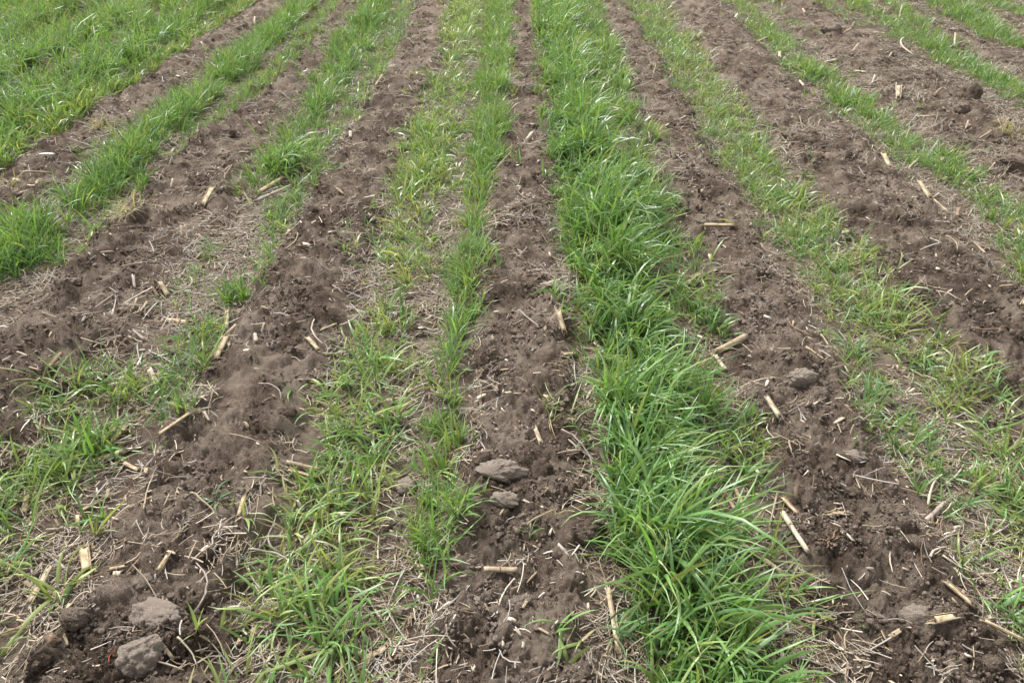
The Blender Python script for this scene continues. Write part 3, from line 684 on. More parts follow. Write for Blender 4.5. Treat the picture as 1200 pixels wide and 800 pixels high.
# ------------------------------------------------------------------ corn stalk pieces, chips and straws
# photo x, y, length px, angle deg (0 level, + up to the right), width px, tone, own label or None
ST = [
    (587, 685, 36, 0, 7, 't', 'short hollow tan stalk piece lying level on the middle strip near the bottom'),
    (1170, 751, 62, -17, 7, 't', 'long tan stalk running off the right edge in the bottom corner'),
    (1092, 750, 20, 8, 12, 't', 'short thick stalk chunk just right of the pale dry clod, bottom right'),
    (1037, 766, 16, 20, 9, 't', 'pale split chip left of the short thick chunk, bottom right'),
    (925, 643, 54, -60, 7, 'p', 'long pale stalk slanting steeply right of the tall rye, lower right'),
    (890, 663, 60, -38, 7, 't', 'long tan stalk slanting down into the tall rye, left of the pale one'),
    (718, 736, 78, -80, 7, 'p', 'longest pale stalk, lying along the left foot of the tall rye near the bottom'),
    (50, 693, 50, 62, 8, 'p', 'long pale stalk in the lower left corner'),
    (103, 661, 28, -82, 13, 't', 'broad flat husk chip on the soil at the lower left'),
    (126, 537, 42, 18, 8, 't', 'bright tan stalk with a cut end below the wide tangled clump, left'),
    (212, 519, 46, 27, 6, 't', 'long slim tan stalk below the grey straw nest'),
    (130, 510, 26, 50, 9, 'g', 'wide split grey brown stalk in the tangled clump, left'),
    (139, 513, 26, 47, 8, 'b', 'brown split stalk half lying behind the wide grey one'),
    (73, 443, 28, 65, 7, 'b', 'leaning brown split stalk at the top of the tangled clump'),
    (182, 447, 21, -60, 8, 'p', 'short pale stalk right of the tangled clump'),
    (267, 380, 28, 84, 7, 't', 'uppermost tan stalk of the crossed pile left of the left soil strip'),
    (268, 397, 26, 35, 7, 't', 'middle tan stalk of the crossed pile left of the left soil strip'),
    (262, 419, 28, 55, 7, 't', 'lowest tan stalk of the crossed pile left of the left soil strip'),
    (209, 381, 27, -3, 7, 't', 'tan stalk with a clean cut end lying level, left of the crossed pile'),
    (183, 382, 22, 4, 5, 'b', 'dark brown stalk end joined behind the level tan stalk'),
    (303, 410, 14, 100, 8, 'p', 'whitish upright chip beside the small grey clod'),
    (311, 398, 15, 65, 5, 't', 'thin tan chip leaning behind the whitish chip'),
    (315, 380, 11, 15, 5, 'p', 'tiny pale stalk bit on the left strip above the small grey clod'),
    (370, 420, 20, -42, 6, 't', 'tan stalk bit at the right edge of the left soil strip'),
    (353, 425, 24, 0, 4, 'b', 'dull brown stalk half sunk in the left soil strip'),
    (657, 394, 23, -62, 8, 't', 'tan stalk standing at the right edge of the middle strip'),
    (667, 422, 17, 25, 6, 'p', 'pale stub poking from the rye at the right edge of the middle strip'),
    (787, 342, 26, 25, 7, 't', 'tan stalk reaching out of the tall rye over bare soil'),
    (840, 279, 38, 8, 6, 't', 'level tan stalk on the right soil strip, upper part'),
    (807, 335, 24, 20, 7, 't', 'tan stalk end beside the tall rye on the right soil strip'),
    (855, 414, 34, 22, 8, 't', 'broad tan chip on the left side of the right soil strip'),
    (843, 431, 19, -50, 6, 'p', 'pale stalk bit below the broad tan chip'),
    (952, 430, 32, -35, 5, 't', 'slim tan stalk at the right edge of the right soil strip'),
    (978, 506, 14, 15, 6, 'p', 'bright cream chip in the right soil strip'),
    (900, 500, 27, -58, 7, 'g', 'grey brown stalk at the edge of the tall rye, right side'),
    (1145, 299, 24, -38, 5, 't', 'tan stalk at the edge of the far right soil strip'),
    (1173, 349, 20, 8, 5, 't', 'short tan stalk near the right edge on smooth soil'),
    (1193, 370, 19, 60, 6, 't', 'tan stalk leaning at the right edge on smooth soil'),
    (1073, 146, 44, -8, 5, 't', 'long thin tan stalk below the white chip, upper right'),
    (1049, 122, 17, -75, 8, 'p', 'white flat chip standing up, upper right'),
    (1037, 196, 24, -50, 6, 't', 'left stalk of the V shaped pair, upper right'),
    (1068, 198, 28, 35, 5, 't', 'right stalk of the V shaped pair, upper right'),
    (1098, 197, 17, 50, 6, 'p', 'short pale stalk right of the V shaped pair'),
    (1080, 232, 28, -48, 6, 't', 'tan stalk below the V shaped pair'),
    (1100, 252, 30, -35, 5, 't', 'lowest slanting stalk of the heap below the V shaped pair'),
    (1120, 257, 17, 80, 6, 'b', 'dark brown stub standing up below the V shaped pair'),
    (912, 73, 18, -80, 5, 'p', 'upright pale stalk near the top right, left of the rye'),
    (893, 50, 19, 15, 5, 't', 'level tan stalk above the upright pale one, top right'),
    (999, 70, 22, 35, 5, 't', 'tan stalk slanting across rough soil, top right'),
    (973, 77, 17, -5, 4, 'p', 'small pale stalk left of the slanting one, top right'),
    (938, 107, 15, -40, 5, 'p', 'pale stalk beside the low wide tuft, upper right'),
    (1115, 60, 23, -70, 4, 'p', 'thin white stalk in the thin bluish row, top right'),
    (1053, 25, 22, 88, 3, 'p', 'thin white stem standing upright near the top right'),
    (620, 173, 15, 40, 6, 'p', 'pale stalk bit lying high on the middle strip'),
    (590, 203, 32, 40, 4, 't', 'long tan stalk crossing the left edge of the middle strip'),
    (757, 157, 15, 42, 5, 'p', 'pale stalk bit right of the tall rye near the top'),
    (728, 163, 13, -75, 5, 'p', 'upright pale bit within the thin right side of the tall rye'),
    (277, 97, 28, 5, 5, 't', 'level tan stalk beside the compact clump, top left'),
    (318, 222, 38, 28, 7, 't', 'upper stalk of the crumpled pair, upper left'),
    (322, 231, 44, 25, 6, 'g', 'lower grey stalk of the crumpled pair, upper left'),
    (247, 247, 28, 50, 7, 't', 'tan stalk sloping left of the crumpled pair'),
    (48, 216, 36, 2, 4, 't', 'long thin stalk lying level on the far left strip'),
    (162, 322, 32, 2, 4, 't', 'slim level stalk on the rough soil at left'),
    (445, 107, 22, 35, 5, 't', 'tan stalk at the left edge of the left soil strip, upper part'),
    (412, 168, 11, 88, 6, 'p', 'short upright pale stub left of the left soil strip'),
    (423, 179, 17, 5, 5, 't', 'level tan stalk by the short pale stub'),
    (867, 591, 34, -62, 7, 't', 'tan stalk standing in the tall rye above the long pale stalk'),
    (858, 597, 26, -55, 6, 'b', 'dark stalk behind the tan one in the tall rye'),
    (920, 611, 30, -52, 6, 'b', 'brown stalk just above the long pale one'),
    (885, 556, 14, -60, 8, 'p', 'pale broken stub at the right side of the tall rye'),
    (1117, 710, 38, -38, 7, 't', 'tapering tan stalk left of the dark green tuft, lower right'),
    (1133, 708, 26, 10, 4, 't', 'thin stalk branching right from the tapering one'),
    (1163, 626, 14, -35, 7, 't', 'yellow tan chip on the straw mat at the right'),
    (288, 609, 27, 72, 6, 't', 'upright tan stalk at the right edge of the left strip, lower part'),
    (358, 554, 38, -3, 6, 't', 'upper stalk of the level pair left of the sprawling rye'),
    (358, 562, 38, -6, 6, 'b', 'lower brown stalk of the level pair left of the sprawling rye'),
    (440, 768, 32, 25, 7, 't', 'tan stalk under the leaves of the large sprawling rye plant'),
    (200, 681, 20, 46, 7, 't', 'split tan stalk bit just above the largest pale clod'),
    (145, 681, 19, 25, 7, 't', 'tan stalk bit left of the flat dark clod'),
    (548, 643, 25, -12, 5, 't', 'thin tan stalk on the left side of the middle strip'),
    (535, 649, 20, -85, 5, 't', 'short upright stalk beside the narrow rye row'),
    (548, 655, 0, 0, 0, 't', None),
    (607, 756, 13, -40, 7, 'p', 'pale split chip on the middle strip near the bottom edge'),
    (32, 595, 19, 70, 8, 't', 'tan chip lying on rye leaves at the left edge'),
    (93, 616, 17, 88, 7, 'b', 'brown upright stub left of the lower left soil strip'),
    (73, 621, 34, 5, 4, 'p', 'whitish thin stalk left of the brown stub'),
    (178, 570, 16, 92, 7, 't', 'upright tan stub at the edge of the left strip, below the slim stalk'),
    (155, 549, 19, -25, 7, 'b', 'brown stalk end right of the bright tan stalk'),
    (183, 551, 21, 35, 6, 'g', 'grey stalk slanting right of the bright tan stalk'),
    (78, 726, 32, 60, 7, 'g', 'grey bent stalk beside the rounded dark clod'),
    (60, 733, 26, 66, 5, 'b', 'thin brown stalk parallel to the grey bent one'),
    (202, 778, 22, -45, 6, 't', 'tan stalk bit right of the lumpy clod at the bottom'),
    (282, 756, 15, 75, 8, 't', 'upright tan chip in the low rye, bottom left'),
    (9, 552, 38, 52, 4, 't', 'thin pale stalk cut by the left edge'),
    (702, 702, 26, -60, 5, 'b', 'brown stalk left of the long pale upright lying stalk'),
    (695, 700, 16, 60, 4, 'p', 'thin pale chip crossing the brown stalk'),
    (727, 790, 42, 30, 5, 'g', 'grey stalk at the bottom edge beneath the tall rye'),
    (637, 756, 19, -35, 5, 't', 'tan stalk bit above the sparse low tuft at the bottom'),
    (630, 524, 17, -65, 6, 'p', 'pale stalk bit below the yellowish flattened tuft'),
    (217, 285, 17, 90, 5, 't', None), (238, 285, 14, -22, 6, 't', None), (233, 302, 12, 40, 4, 't', None),
    (162, 345, 20, 92, 5, 'g', None), (195, 346, 17, -45, 7, 't', None), (184, 349, 17, -48, 5, 'b', None),
    (162, 368, 16, 55, 5, 't', None), (171, 368, 18, 50, 5, 't', None), (143, 374, 15, 30, 5, 't', None), (240, 372, 26, 28, 4, 't', None),
    (180, 431, 28, 8, 5, 'g', None), (193, 467, 13, 20, 7, 'p', None), (240, 463, 19, -15, 4, 'p', None), (160, 526, 34, 25, 4, 'p', None), (247, 503, 15, -55, 5, 'p', None),
    (50, 453, 16, -25, 4, 't', None), (32, 427, 13, -20, 4, 'p', None), (67, 388, 18, -15, 4, 't', None), (33, 337, 28, 0, 3.5, 'b', None), (7, 357, 17, 25, 4, 't', None),
    (167, 404, 19, -30, 5, 'g', None), (273, 420, 15, -70, 5, 't', None), (387, 400, 26, 30, 5, 't', None), (107, 396, 9, 60, 5, 'g', None), (246, 411, 12, 10, 5, 'b', None),
    (690, 467, 15, 60, 5, 'p', None), (594, 90, 10, 92, 4, 'p', None), (760, 174, 11, -50, 4, 'p', None), (788, 192, 13, 90, 4, 't', None), (780, 194, 13, 8, 4, 't', None),
    (423, 67, 12, 85, 5, 'p', None), (542, 213, 16, 60, 4, 'p', None), (847, 335, 27, -3, 4, 'b', None), (955, 400, 15, 30, 5, 't', None), (963, 409, 19, -60, 4, 't', None),
    (1053, 499, 14, -20, 5, 't', None), (903, 156, 11, 0, 4, 'b', None), (1128, 160, 15, 70, 4, 't', None), (862, 23, 11, 55, 5, 'p', None), (203, 180, 10, 40, 5, 'p', None),
    (300, 32, 11, 70, 4, 'p', None), (220, 133, 14, 45, 4, 'p', None), (363, 168, 12, 20, 6, 'p', None), (343, 172, 10, -30, 5, 'p', None), (160, 566, 30, 0, 5, 'b', None),
    (128, 583, 14, 80, 7, 't', None), (108, 596, 30, 30, 6, 't', None), (129, 618, 12, 85, 5, 't', None), (177, 605, 23, 0, 4, 't', None), (177, 613, 9, 85, 4, 't', None),
    (202, 606, 15, 60, 4, 't', None), (204, 616, 11, 10, 4, 't', None), (183, 596, 9, 70, 6, 'p', None), (214, 595, 10, 80, 4, 't', None), (234, 565, 11, 38, 4, 't', None),
    (40, 690, 19, -30, 7, 't', None), (162, 680, 25, 60, 4, 'b', None), (353, 596, 15, -50, 7, 'p', None), (245, 761, 13, -10, 5, 't', None), (310, 723, 11, 40, 5, 't', None),
    (88, 746, 15, -60, 4, 't', None), (87, 766, 15, -70, 5, 't', None), (588, 620, 9, 65, 4, 't', None), (621, 638, 13, 88, 4, 'p', None), (623, 691, 16, 45, 4, 't', None),
    (537, 670, 13, 55, 5, 't', None), (533, 680, 23, 2, 4, 'b', None), (572, 730, 10, -50, 4, 't', None), (615, 723, 10, 55, 6, 't', None), (603, 705, 10, 20, 4, 't', None),
    (480, 728, 11, 80, 6, 't', None), (617, 601, 11, -20, 5, 'p', None), (613, 771, 8, 80, 6, 'p', None), (843, 625, 22, -30, 5, 'p', None), (893, 540, 15, 88, 4, 't', None),
    (920, 543, 16, -80, 4, 't', None), (978, 647, 8, -30, 5, 't', None), (952, 735, 14, 3, 6, 't', None), (952, 723, 14, 5, 5, 'b', None), (1025, 767, 12, -60, 4, 't', None),
    (983, 797, 22, 3, 5, 'p', None), (997, 789, 14, -60, 5, 't', None), (1093, 605, 32, 42, 6, 'g', None), (1063, 560, 38, -55, 5, 'g', None), (1135, 553, 14, 45, 5, 'p', None),
    (702, 567, 27, -60, 5, 't', None), (683, 543, 42, -30, 4, 'g', None), (205, 795, 34, -4, 4, 'p', None), (1010, 688, 8, 0, 4, 'p', None), (1037, 430, 0, 0, 0, 't', None),
    (385, 535, 14, 50, 4, 'b', None), (495, 395, 16, 20, 4, 'g', None), (515, 455, 14, 70, 4, 'g', None), (505, 340, 14, 40, 4, 't', None), (520, 305, 12, 60, 5, 't', None),
    (1150, 170, 14, 10, 4, 't', None), (1095, 120, 14, 25, 4, 't', None), (1170, 140, 16, 40, 4, 't', None), (1005, 95, 14, -20, 4, 'p', None), (1020, 105, 12, 60, 4, 'p', None),
    (1085, 90, 18, -25, 4, 'g', None), (1040, 75, 12, 50, 4, 'p', None), (990, 45, 12, 15, 4, 't', None), (940, 25, 12, -45, 4, 't', None), (905, 10, 10, 30, 4, 't', None),
    (150, 215, 14, 30, 4, 't', None), (95, 205, 16, -30, 4, 'p', None), (190, 255, 16, -20, 4, 't', None), (205, 228, 12, 60, 4, 'p', None), (270, 215, 12, 45, 4, 't', None),
    (130, 310, 14, 10, 4, 't', None), (300, 270, 14, 35, 4, 't', None), (380, 210, 12, 50, 4, 't', None), (355, 300, 14, 5, 4, 'b', None), (400, 235, 12, -30, 4, 't', None),
]
TW = [   # thin bent straws and twigs: x, y, len, angle, width, tone, bend, label
    (377, 409, 36, -68, 2.6, 'p', .15, 'pale bent twig at the right edge of the left soil strip'),
    (333, 388, 24, -12, 2.2, 'g', .1, 'thin grey twig above the small grey clod'),
    (217, 337, 24, 50, 2.4, 'p', .3, 'curved whitish straw on the rough soil at left'),
    (115, 384, 28, 33, 2.2, 'g', .1, 'thin grey straw on the rough soil at left'),
    (412, 385, 32, 40, 2.8, 'g', .1, 'grey twig left of the thin rye rows'),
    (490, 430, 27, 55, 2.6, 'g', .12, 'forked grey twig between the thin rye rows'),
    (1153, 405, 44, 12, 2.6, 'b', .1, 'long brown twig on the smooth soil at the right'),
    (1100, 364, 28, -35, 2.4, 'g', .15, 'grey twig on the far right soil strip'),
    (1003, 505, 46, -22, 2.6, 'b', .12, 'long brown twig slanting below the cream chip'),
    (1030, 505, 34, 8, 2.4, 'g', .1, 'grey straw lying right of the cream chip'),
    (933, 401, 38, -42, 2.4, 'b', .15, 'bent brown twig above the mound on the right soil strip'),
    (1018, 319, 38, 8, 2.2, 't', .1, 'tan straw on the far right strip, upper part'),
    (1067, 63, 38, -28, 3, 'p', .2, 'curved pale stem near the top right'),
    (245, 618, 46, -50, 2.6, 't', .08, 'straight tan straw slanting over the left strip, lower part'),
    (313, 630, 46, 58, 3.2, 'g', .1, 'pale grey stem at the right edge of the left strip, lower part'),
    (326, 636, 34, 100, 3, 'g', .25, 'curved grey stem beside the straight pale grey one'),
    (350, 646, 56, 38, 3, 'p', .08, 'long pale straw slanting left of the sprawling rye'),
    (320, 661, 56, -22, 4, 'g', .1, 'thick grey stem lying under the long pale straw'),
    (300, 686, 32, -58, 3.2, 'p', .06, 'pale straw right of the twig nest, lower left'),
    (270, 645, 48, 60, 2.8, 'g', .12, 'long grey stem leaning over the twig nest, lower left'),
    (238, 715, 54, 84, 3.4, 'g', .22, 'purplish grey stem right of the largest pale clod'),
    (227, 780, 34, -52, 3, 'p', .05, 'pale straw beside the lumpy clod at the bottom'),
    (33, 772, 54, 28, 2.8, 'g', .3, 'arched grey straw in the bottom left corner'),
    (103, 716, 38, 4, 2.6, 'p', .2, 'curved pale straw above the rounded dark clod'),
    (213, 691, 26, -12, 2.4, 't', .05, 'thin tan straw above the largest pale clod'),
    (635, 626, 40, 25, 2.8, 't', .06, 'thin straw leaning across the middle strip by the tiny sprout'),
    (588, 672, 34, 38, 2.4, 't', .2, 'thin looped straw above the short hollow stalk'),
    (675, 545, 54, -47, 2.8, 'g', .1, 'long grey straw on the left edge of the tall rye row'),
    (462, 586, 28, -50, 2.8, 'g', .1, 'forked grey twig by the light brown clod'),
    (462, 622, 40, 12, 2.2, 'g', .35, 'arched thin twig between the thin rye rows'),
    (530, 763, 26, -62, 2.4, 'g', .1, 'thin grey straw on the middle strip near the bottom left'),
    (730, 733, 52, 85, 3, 'p', .12, 'pale straw beside the long stalk at the foot of the tall rye'),
    (1015, 634, 24, 2, 2.4, 't', .1, 'tan straw right of the torn husk'),
    (1022, 643, 20, -30, 2.2, 'b', .1, 'brown thread like root below the torn husk'),
    (1037, 678, 22, -74, 2.6, 'p', .05, 'upright pale straw on the right soil strip, lower part'),
    (1093, 580, 40, 70, 3.6, 'p', .1, 'pale stem at the left edge of the straw mat'),
    (1113, 563, 38, 40, 3.6, 'g', .06, 'grey stem joining the pale one above the straw mat'),
    (1093, 661, 28, 35, 3.6, 'p', .1, 'left branch of the forked pale twig by the straw mat'),
    (1121, 667, 48, -15, 3, 'p', .1, 'right branch of the forked pale twig by the straw mat'),
    (1043, 750, 34, -8, 2.4, 'g', .15, 'grey straw left of the short thick chunk'),
    (1128, 780, 28, -35, 2.2, 'g', .12, 'thin grey straw below the long tan stalk, bottom right'),
    (990, 763, 26, 75, 2.4, 't', .2, 'curved straw near the single green leaf, bottom right'),
    (1075, 620, 40, -30, 2.4, 'g', .12, 'thin grey straw at the edge of the right soil strip'),
    (440, 618, 0, 0, 0, 'g', 0, None),
    (345, 300, 26, 45, 2.4, 't', .15, 'thin tan straw on the left soil strip, upper part'),
    (320, 478, 34, -40, 2.2, 'g', .2, 'curved thin straw on the left strip above the frayed clod'),
    (560, 424, 18, 80, 2, 't', .15, 'short tan root at the left of the middle strip'),
    (1110, 300, 22, -40, 2.2, 't', .2, 'short curved straw on the far right soil strip'),
]
def frame(p0, p1):
    d = (p1 - p0); L = d.length; d.normalize()
    side = Vector((0, 0, 1)).cross(d)
    side.normalize()
    up = d.cross(side)
    return d, side, up, L
def tube(L, prof, nseg, arc=2 * math.pi, thick=0.0, jag=0.0, bend=0.0, bulge=None, rough=.08, seed=0, phase=0.):
    """a rod or split shell along +X centred on the origin; prof(s) radius; arc < 2pi gives an open split shell with thickness"""
    g = np.random.default_rng(seed)
    nc = 12 if nseg > 3 else 8
    closed = arc > 6.2
    na = nc if closed else nc + 1
    s = np.linspace(0, 1, nseg + 1)
    ang = phase + (np.arange(na) / nc - .5) * arc + (0 if closed else math.pi / 2)
    ridge = 1 + g.normal(0, rough, na)
    V = []
    layers = [1.0] if closed else [1.0, 1 - thick]
    for lay in layers:
        for i in range(nseg + 1):
            r = prof(s[i]) * lay
            x = (s[i] - .5) * L
            xo = np.zeros(na)
            if i == 0: xo = -np.abs(g.normal(0, jag, na))
            if i == nseg: xo = np.abs(g.normal(0, jag, na))
            zz = bend * (4 * (s[i] - .5) ** 2 - 1) * -L
            rr = r * ridge * (1 + g.normal(0, rough * .4, na))
            V.append(np.stack([x + xo, rr * np.cos(ang) + zz * .7, rr * np.sin(ang) + np.zeros(na)], 1))
    V = np.concatenate(V)
    F = []
    def id_(l, i, j): return l * (nseg + 1) * na + i * na + (j % na if closed else j)
    for i in range(nseg):
        for j in range(nc):
            F.append((id_(0, i, j), id_(0, i + 1, j), id_(0, i + 1, j + 1), id_(0, i, j + 1)))
            if not closed: F.append((id_(1, i, j + 1), id_(1, i + 1, j + 1), id_(1, i + 1, j), id_(1, i, j)))
    if closed:
        for i in (0, nseg):
            c = len(V); V = np.concatenate([V, V[i * na:(i + 1) * na].mean(0)[None] + [[(-1 if i == 0 else 1) * -.15 * prof(s[i]), 0, 0]]])
            for j in range(0, nc, 2):
                a, b, cc_ = id_(0, i, j), id_(0, i, j + 1), id_(0, i, j + 2)
                F.append((c, cc_, b, a) if i == nseg else (c, a, b, cc_))
    else:
        for j in range(nc):
            F.append((id_(0, 0, j), id_(0, 0, j + 1), id_(1, 0, j + 1), id_(1, 0, j)))
            F.append((id_(0, nseg, j + 1), id_(0, nseg, j), id_(1, nseg, j), id_(1, nseg, j + 1)))
        for i in range(nseg):
            F.append((id_(0, i + 1, 0), id_(0, i, 0), id_(1, i, 0), id_(1, i + 1, 0)))
            F.append((id_(0, i, nc), id_(0, i + 1, nc), id_(1, i + 1, nc), id_(1, i, nc)))
    return V, np.array(F)
def seat(o, x, y, ln, ang, rad, lift=.75, tip=0.):
    k_ = .85 if ln >= 24 else .6
    """lay o on the soil along the line seen in the photo"""
    dx, dy = math.cos(R(ang)) * ln / 2, -math.sin(R(ang)) * ln / 2
    a = gp(x - dx, y - dy); b = gp(x + dx, y + dy)
    # steep ones read longer on the ground than they are: part of their rise is height
    A, B = Vector((*a, 0)), Vector((*b, 0))
    Lg = (B - A).length
    Lmax = ln * mpp(x, y) * 1.25
    mid = (A + B) / 2
    if Lg > Lmax:
        A = mid + (A - mid) * Lmax / Lg; B = mid + (B - mid) * Lmax / Lg
        rise = math.sqrt(max(0, 1 - (Lmax / Lg))) * .30 * Lmax
    else: rise = 0
    z_ = .0035 + (.009 if ln >= 50 else 0)
    hs_ = [z_ + h1(*(A.lerp(B, t).xy)) for t in np.linspace(0, 1, 7)]
    za, zb = hs_[0], hs_[-1]
    sag = max(h - (za + (zb - za) * i / 6) for i, h in enumerate(hs_))
    A.z = za + rad * lift + sag * k_; B.z = zb + rad * lift + sag * k_
    if B.y > A.y: B.z += rise
    else: A.z += rise
    d, side, up, L = frame(A, B)
    o.matrix_world = Matrix.Translation((A + B) / 2) @ Matrix((d, side, up)).transposed().to_4x4()
    return L
def world_len(x, y, ln, ang):
    dx, dy = math.cos(R(ang)) * ln / 2, -math.sin(R(ang)) * ln / 2
    a = gp(x - dx, y - dy); b = gp(x + dx, y + dy)
    return min(math.dist(a, b), ln * mpp(x, y) * 1.25)

for (x, y, *_), lab in [((c[0], c[1]), c[5]) for c in CLODS if c[2]]: LAND.append((x, y, lab))
for c in CLUMPS:
    if c[2]: LAND.append((c[0], c[1], c[5]))
for s_ in ST:
    if s_[6]: LAND.append((s_[0], s_[1], s_[6]))
used_labels = {l[2] for l in LAND} | {t[7] for t in TW if t[7]}
def short(ph):
    ph = ph.split(',')[0]
    for w in (' near the', ' at the', ' with ', ' lying ', ' below ', ' above ', ' beside ', ' left of', ' right of', ' just '):
        if len(ph.split()) > 7 and w in ph and len(ph.split(w)[0].split()) >= 3: ph = ph.split(w)[0]
    return ph
SHORTS = [short(l[2]) for l in LAND]
def auto_label(x, y, ln, ang, tone, noun):
    a = ((ang + 90) % 180) - 90
    lie = 'level' if abs(a) < 13 else ('rising to the right' if 0 < a < 62 else ('falling to the right' if -62 < a < 0 else 'pointing up the photo'))
    tn = {'t': 'tan', 'p': 'pale', 'b': 'brown', 'g': 'grey'}[tone]
    size = 'tiny ' if ln < 11 else ('short ' if ln < 20 else '')
    order = sorted(range(len(LAND)), key=lambda k: math.hypot(LAND[k][0] - x, (LAND[k][1] - y) * 1.2) + (0 if SHORTS.count(SHORTS[k]) == 1 else 60))
    for k in order:
        lx, ly, _ = LAND[k]; dx, dy = x - lx, y - ly
        if SHORTS.count(SHORTS[k]) > 1: continue
        rel = ('right of' if dx > 0 else 'left of') if abs(dx) > abs(dy) else ('below' if dy > 0 else 'above')
        lab = f'{size}{tn} {noun} {lie}, {rel} the {SHORTS[k]}'
        if lab not in used_labels and len(lab.split()) <= 16:
            used_labels.add(lab); return lab
    return f'{size}{tn} {noun} {lie}'

def shard(L, W, seed):
    """a splintered flake of stalk rind: squarish, cupped across, uneven broken ends"""
    g = np.random.default_rng(seed + 4000)
    nx_, na = 4, 5
    q = np.linspace(-1, 1, na)
    e0 = np.abs(g.normal(0, .14, na)) * L; e1 = np.abs(g.normal(0, .14, na)) * L
    wt = 1 + g.uniform(-.25, .1) * np.linspace(0, 1, nx_ + 1) + g.normal(0, .05, nx_ + 1)
    cup = g.uniform(.15, .6); th = W * .16
    V = []
    for lay in (0, 1):
        for i in range(nx_ + 1):
            t = i / nx_
            x = -L / 2 + e0 * (1 - t) + (L - e1 * t) * t - 0
            yy = q * W / 2 * wt[i]
            zz = cup * W * .5 * (1 - q ** 2) + g.normal(0, W * .03, na) - lay * th + W * .1
            V.append(np.stack([x, yy, zz], 1))
    V = np.concatenate(V); m = (nx_ + 1) * na; F = []
    for i in range(nx_):
        for j in range(na - 1):
            a = i * na + j
            F.append((a, a + na, a + na + 1, a + 1)); F.append((m + a + 1, m + a + na + 1, m + a + na, m + a))
        a = i * na; F.append((a + na, a, m + a, m + a + na)); a += na - 1; F.append((a, a + na, m + a + na, m + a))
    for j in range(na - 1):
        F.append((j, j + 1, m + j + 1, m + j)); a = nx_ * na + j; F.append((a + 1, a, m + a, m + a + 1))
    return V, np.array(F)
def deform(V, s):
    V = V.copy(); V[:, 1] += .10 * s * perlin(V[:, 0], V[:, 2] + s, 30, s * 100); V[:, 2] += .10 * s * perlin(V[:, 0], V[:, 1], 25, s * 70)
    return V
for k, (x, y, ln, ang, w, tone, lab) in enumerate(ST):
    if not ln: continue
    s = mpp(x, y); rad = w * s * (.43 if w >= 6 and ln >= 17 else .30); L = world_len(x, y, ln, ang)
    big = w >= 6 and ln >= 17
    g = random.Random(k * 31)
    e0, e1 = g.uniform(.82, 1.1), g.uniform(.75, 1.08)
    nodep = g.uniform(.25, .8)
    prof = lambda t, e0=e0, e1=e1, r=rad: r * (e0 * (1 - t) + e1 * t)
    grp = 'broken corn stalk pieces lying on the soil'
    if big:
        root = bpy.data.objects.new('corn_stalk_piece', None); COL.objects.link(root); root.empty_display_size = .02
        split = g.random() < .75 and k > 0
        if split:
            V, F = tube(L, prof, 6, arc=g.uniform(3.4, 4.4), thick=.16, jag=rad * 1.1, bend=g.uniform(-.012, .012), seed=k, rough=.07, phase=math.pi)
            link('rind', mesh_from('rind', V, F, TONES[tone], False), root)
            V, F = tube(L * g.uniform(.82, .95), lambda t, p=prof: p(t) * .80, 6, jag=rad * .3, seed=k + 500, rough=.12)
            V[:, 2] = np.where(V[:, 2] > rad * .2, rad * .2 + (V[:, 2] - rad * .2) * .3, V[:, 2])
            link('pith', mesh_from('pith', V, F, M_pith, True), root)
        else:
            V, F = tube(L, prof, 8, arc=2 * math.pi, jag=rad * .55, bend=g.uniform(-.02, .02), seed=k, rough=.05)
            link('rind', mesh_from('rind', V, F, TONES[tone], True), root)
            V, F = tube(rad * .5, lambda t, p=prof, q=nodep: p(q) * (1.10 + .10 * math.sin(t * math.pi)), 3, seed=k + 900, rough=.04)
            V[:, 0] += (nodep - .5) * L
            link('node', mesh_from('node', V, F, TONES['b' if tone != 'b' else 't'], True), root)
            V, F = tube(rad * .25, lambda t, p=prof: p(1.) * .78, 2, seed=k + 1300, rough=.1, jag=rad * .12)
            V[:, 0] += L * .5
            link('pith', mesh_from('pith', V, F, M_pith, True), root)
        o = root; nm = 'stalk'
    else:
        V, F = shard(L, rad * 2, k)
        if w < 4.5: V, F = tube(L, lambda t, p=prof: p(t) * (1 - .35 * abs(2 * t - 1) ** 3), 4, jag=rad * .4, bend=g.uniform(-.05, .05), seed=k, rough=.12)
        o = link('stalk_chip', mesh_from('stalk_chip', V, F, TONES[tone], w < 4.5))
        grp = 'small stalk chips scattered on the soil'; nm = 'stalk chip'
    seat(o, x, y, ln, ang, rad)
    tag(o, lab or auto_label(x, y, ln, ang, tone, nm), 'stalk piece' if big else 'stalk chip', grp)

def twig_mesh(L, r, bend, seed, nseg=9, sides=5):
    g = np.random.default_rng(seed)
    s = np.linspace(0, 1, nseg + 1)
    wob = np.cumsum(g.normal(0, 1, nseg + 1)) * L * .012
    y = bend * L * (1 - (2 * s - 1) ** 2) + wob; z = np.abs(np.cumsum(g.normal(0, 1, nseg + 1))) * L * .008 + .12 * abs(bend) * L * (1 - (2 * s - 1) ** 2)
    x = (s - .5) * L
    a = np.arange(sides) / sides * 2 * math.pi
    rr = r * (1 - .45 * s)[:, None] * (1 + g.normal(0, .08, (nseg + 1, sides)))
    V = np.stack([x[:, None] + 0 * a, y[:, None] + rr * np.cos(a), z[:, None] + rr * np.sin(a)], -1).reshape(-1, 3)
    F = []
    for i in range(nseg):
        for j in range(sides):
            F.append((i * sides + j, (i + 1) * sides + j, (i + 1) * sides + (j + 1) % sides, i * sides + (j + 1) % sides))
    F.append((0, 1, 2, 3)); q = nseg * sides; F.append((q + 3, q + 2, q + 1, q)); 
    return V, np.array(F)
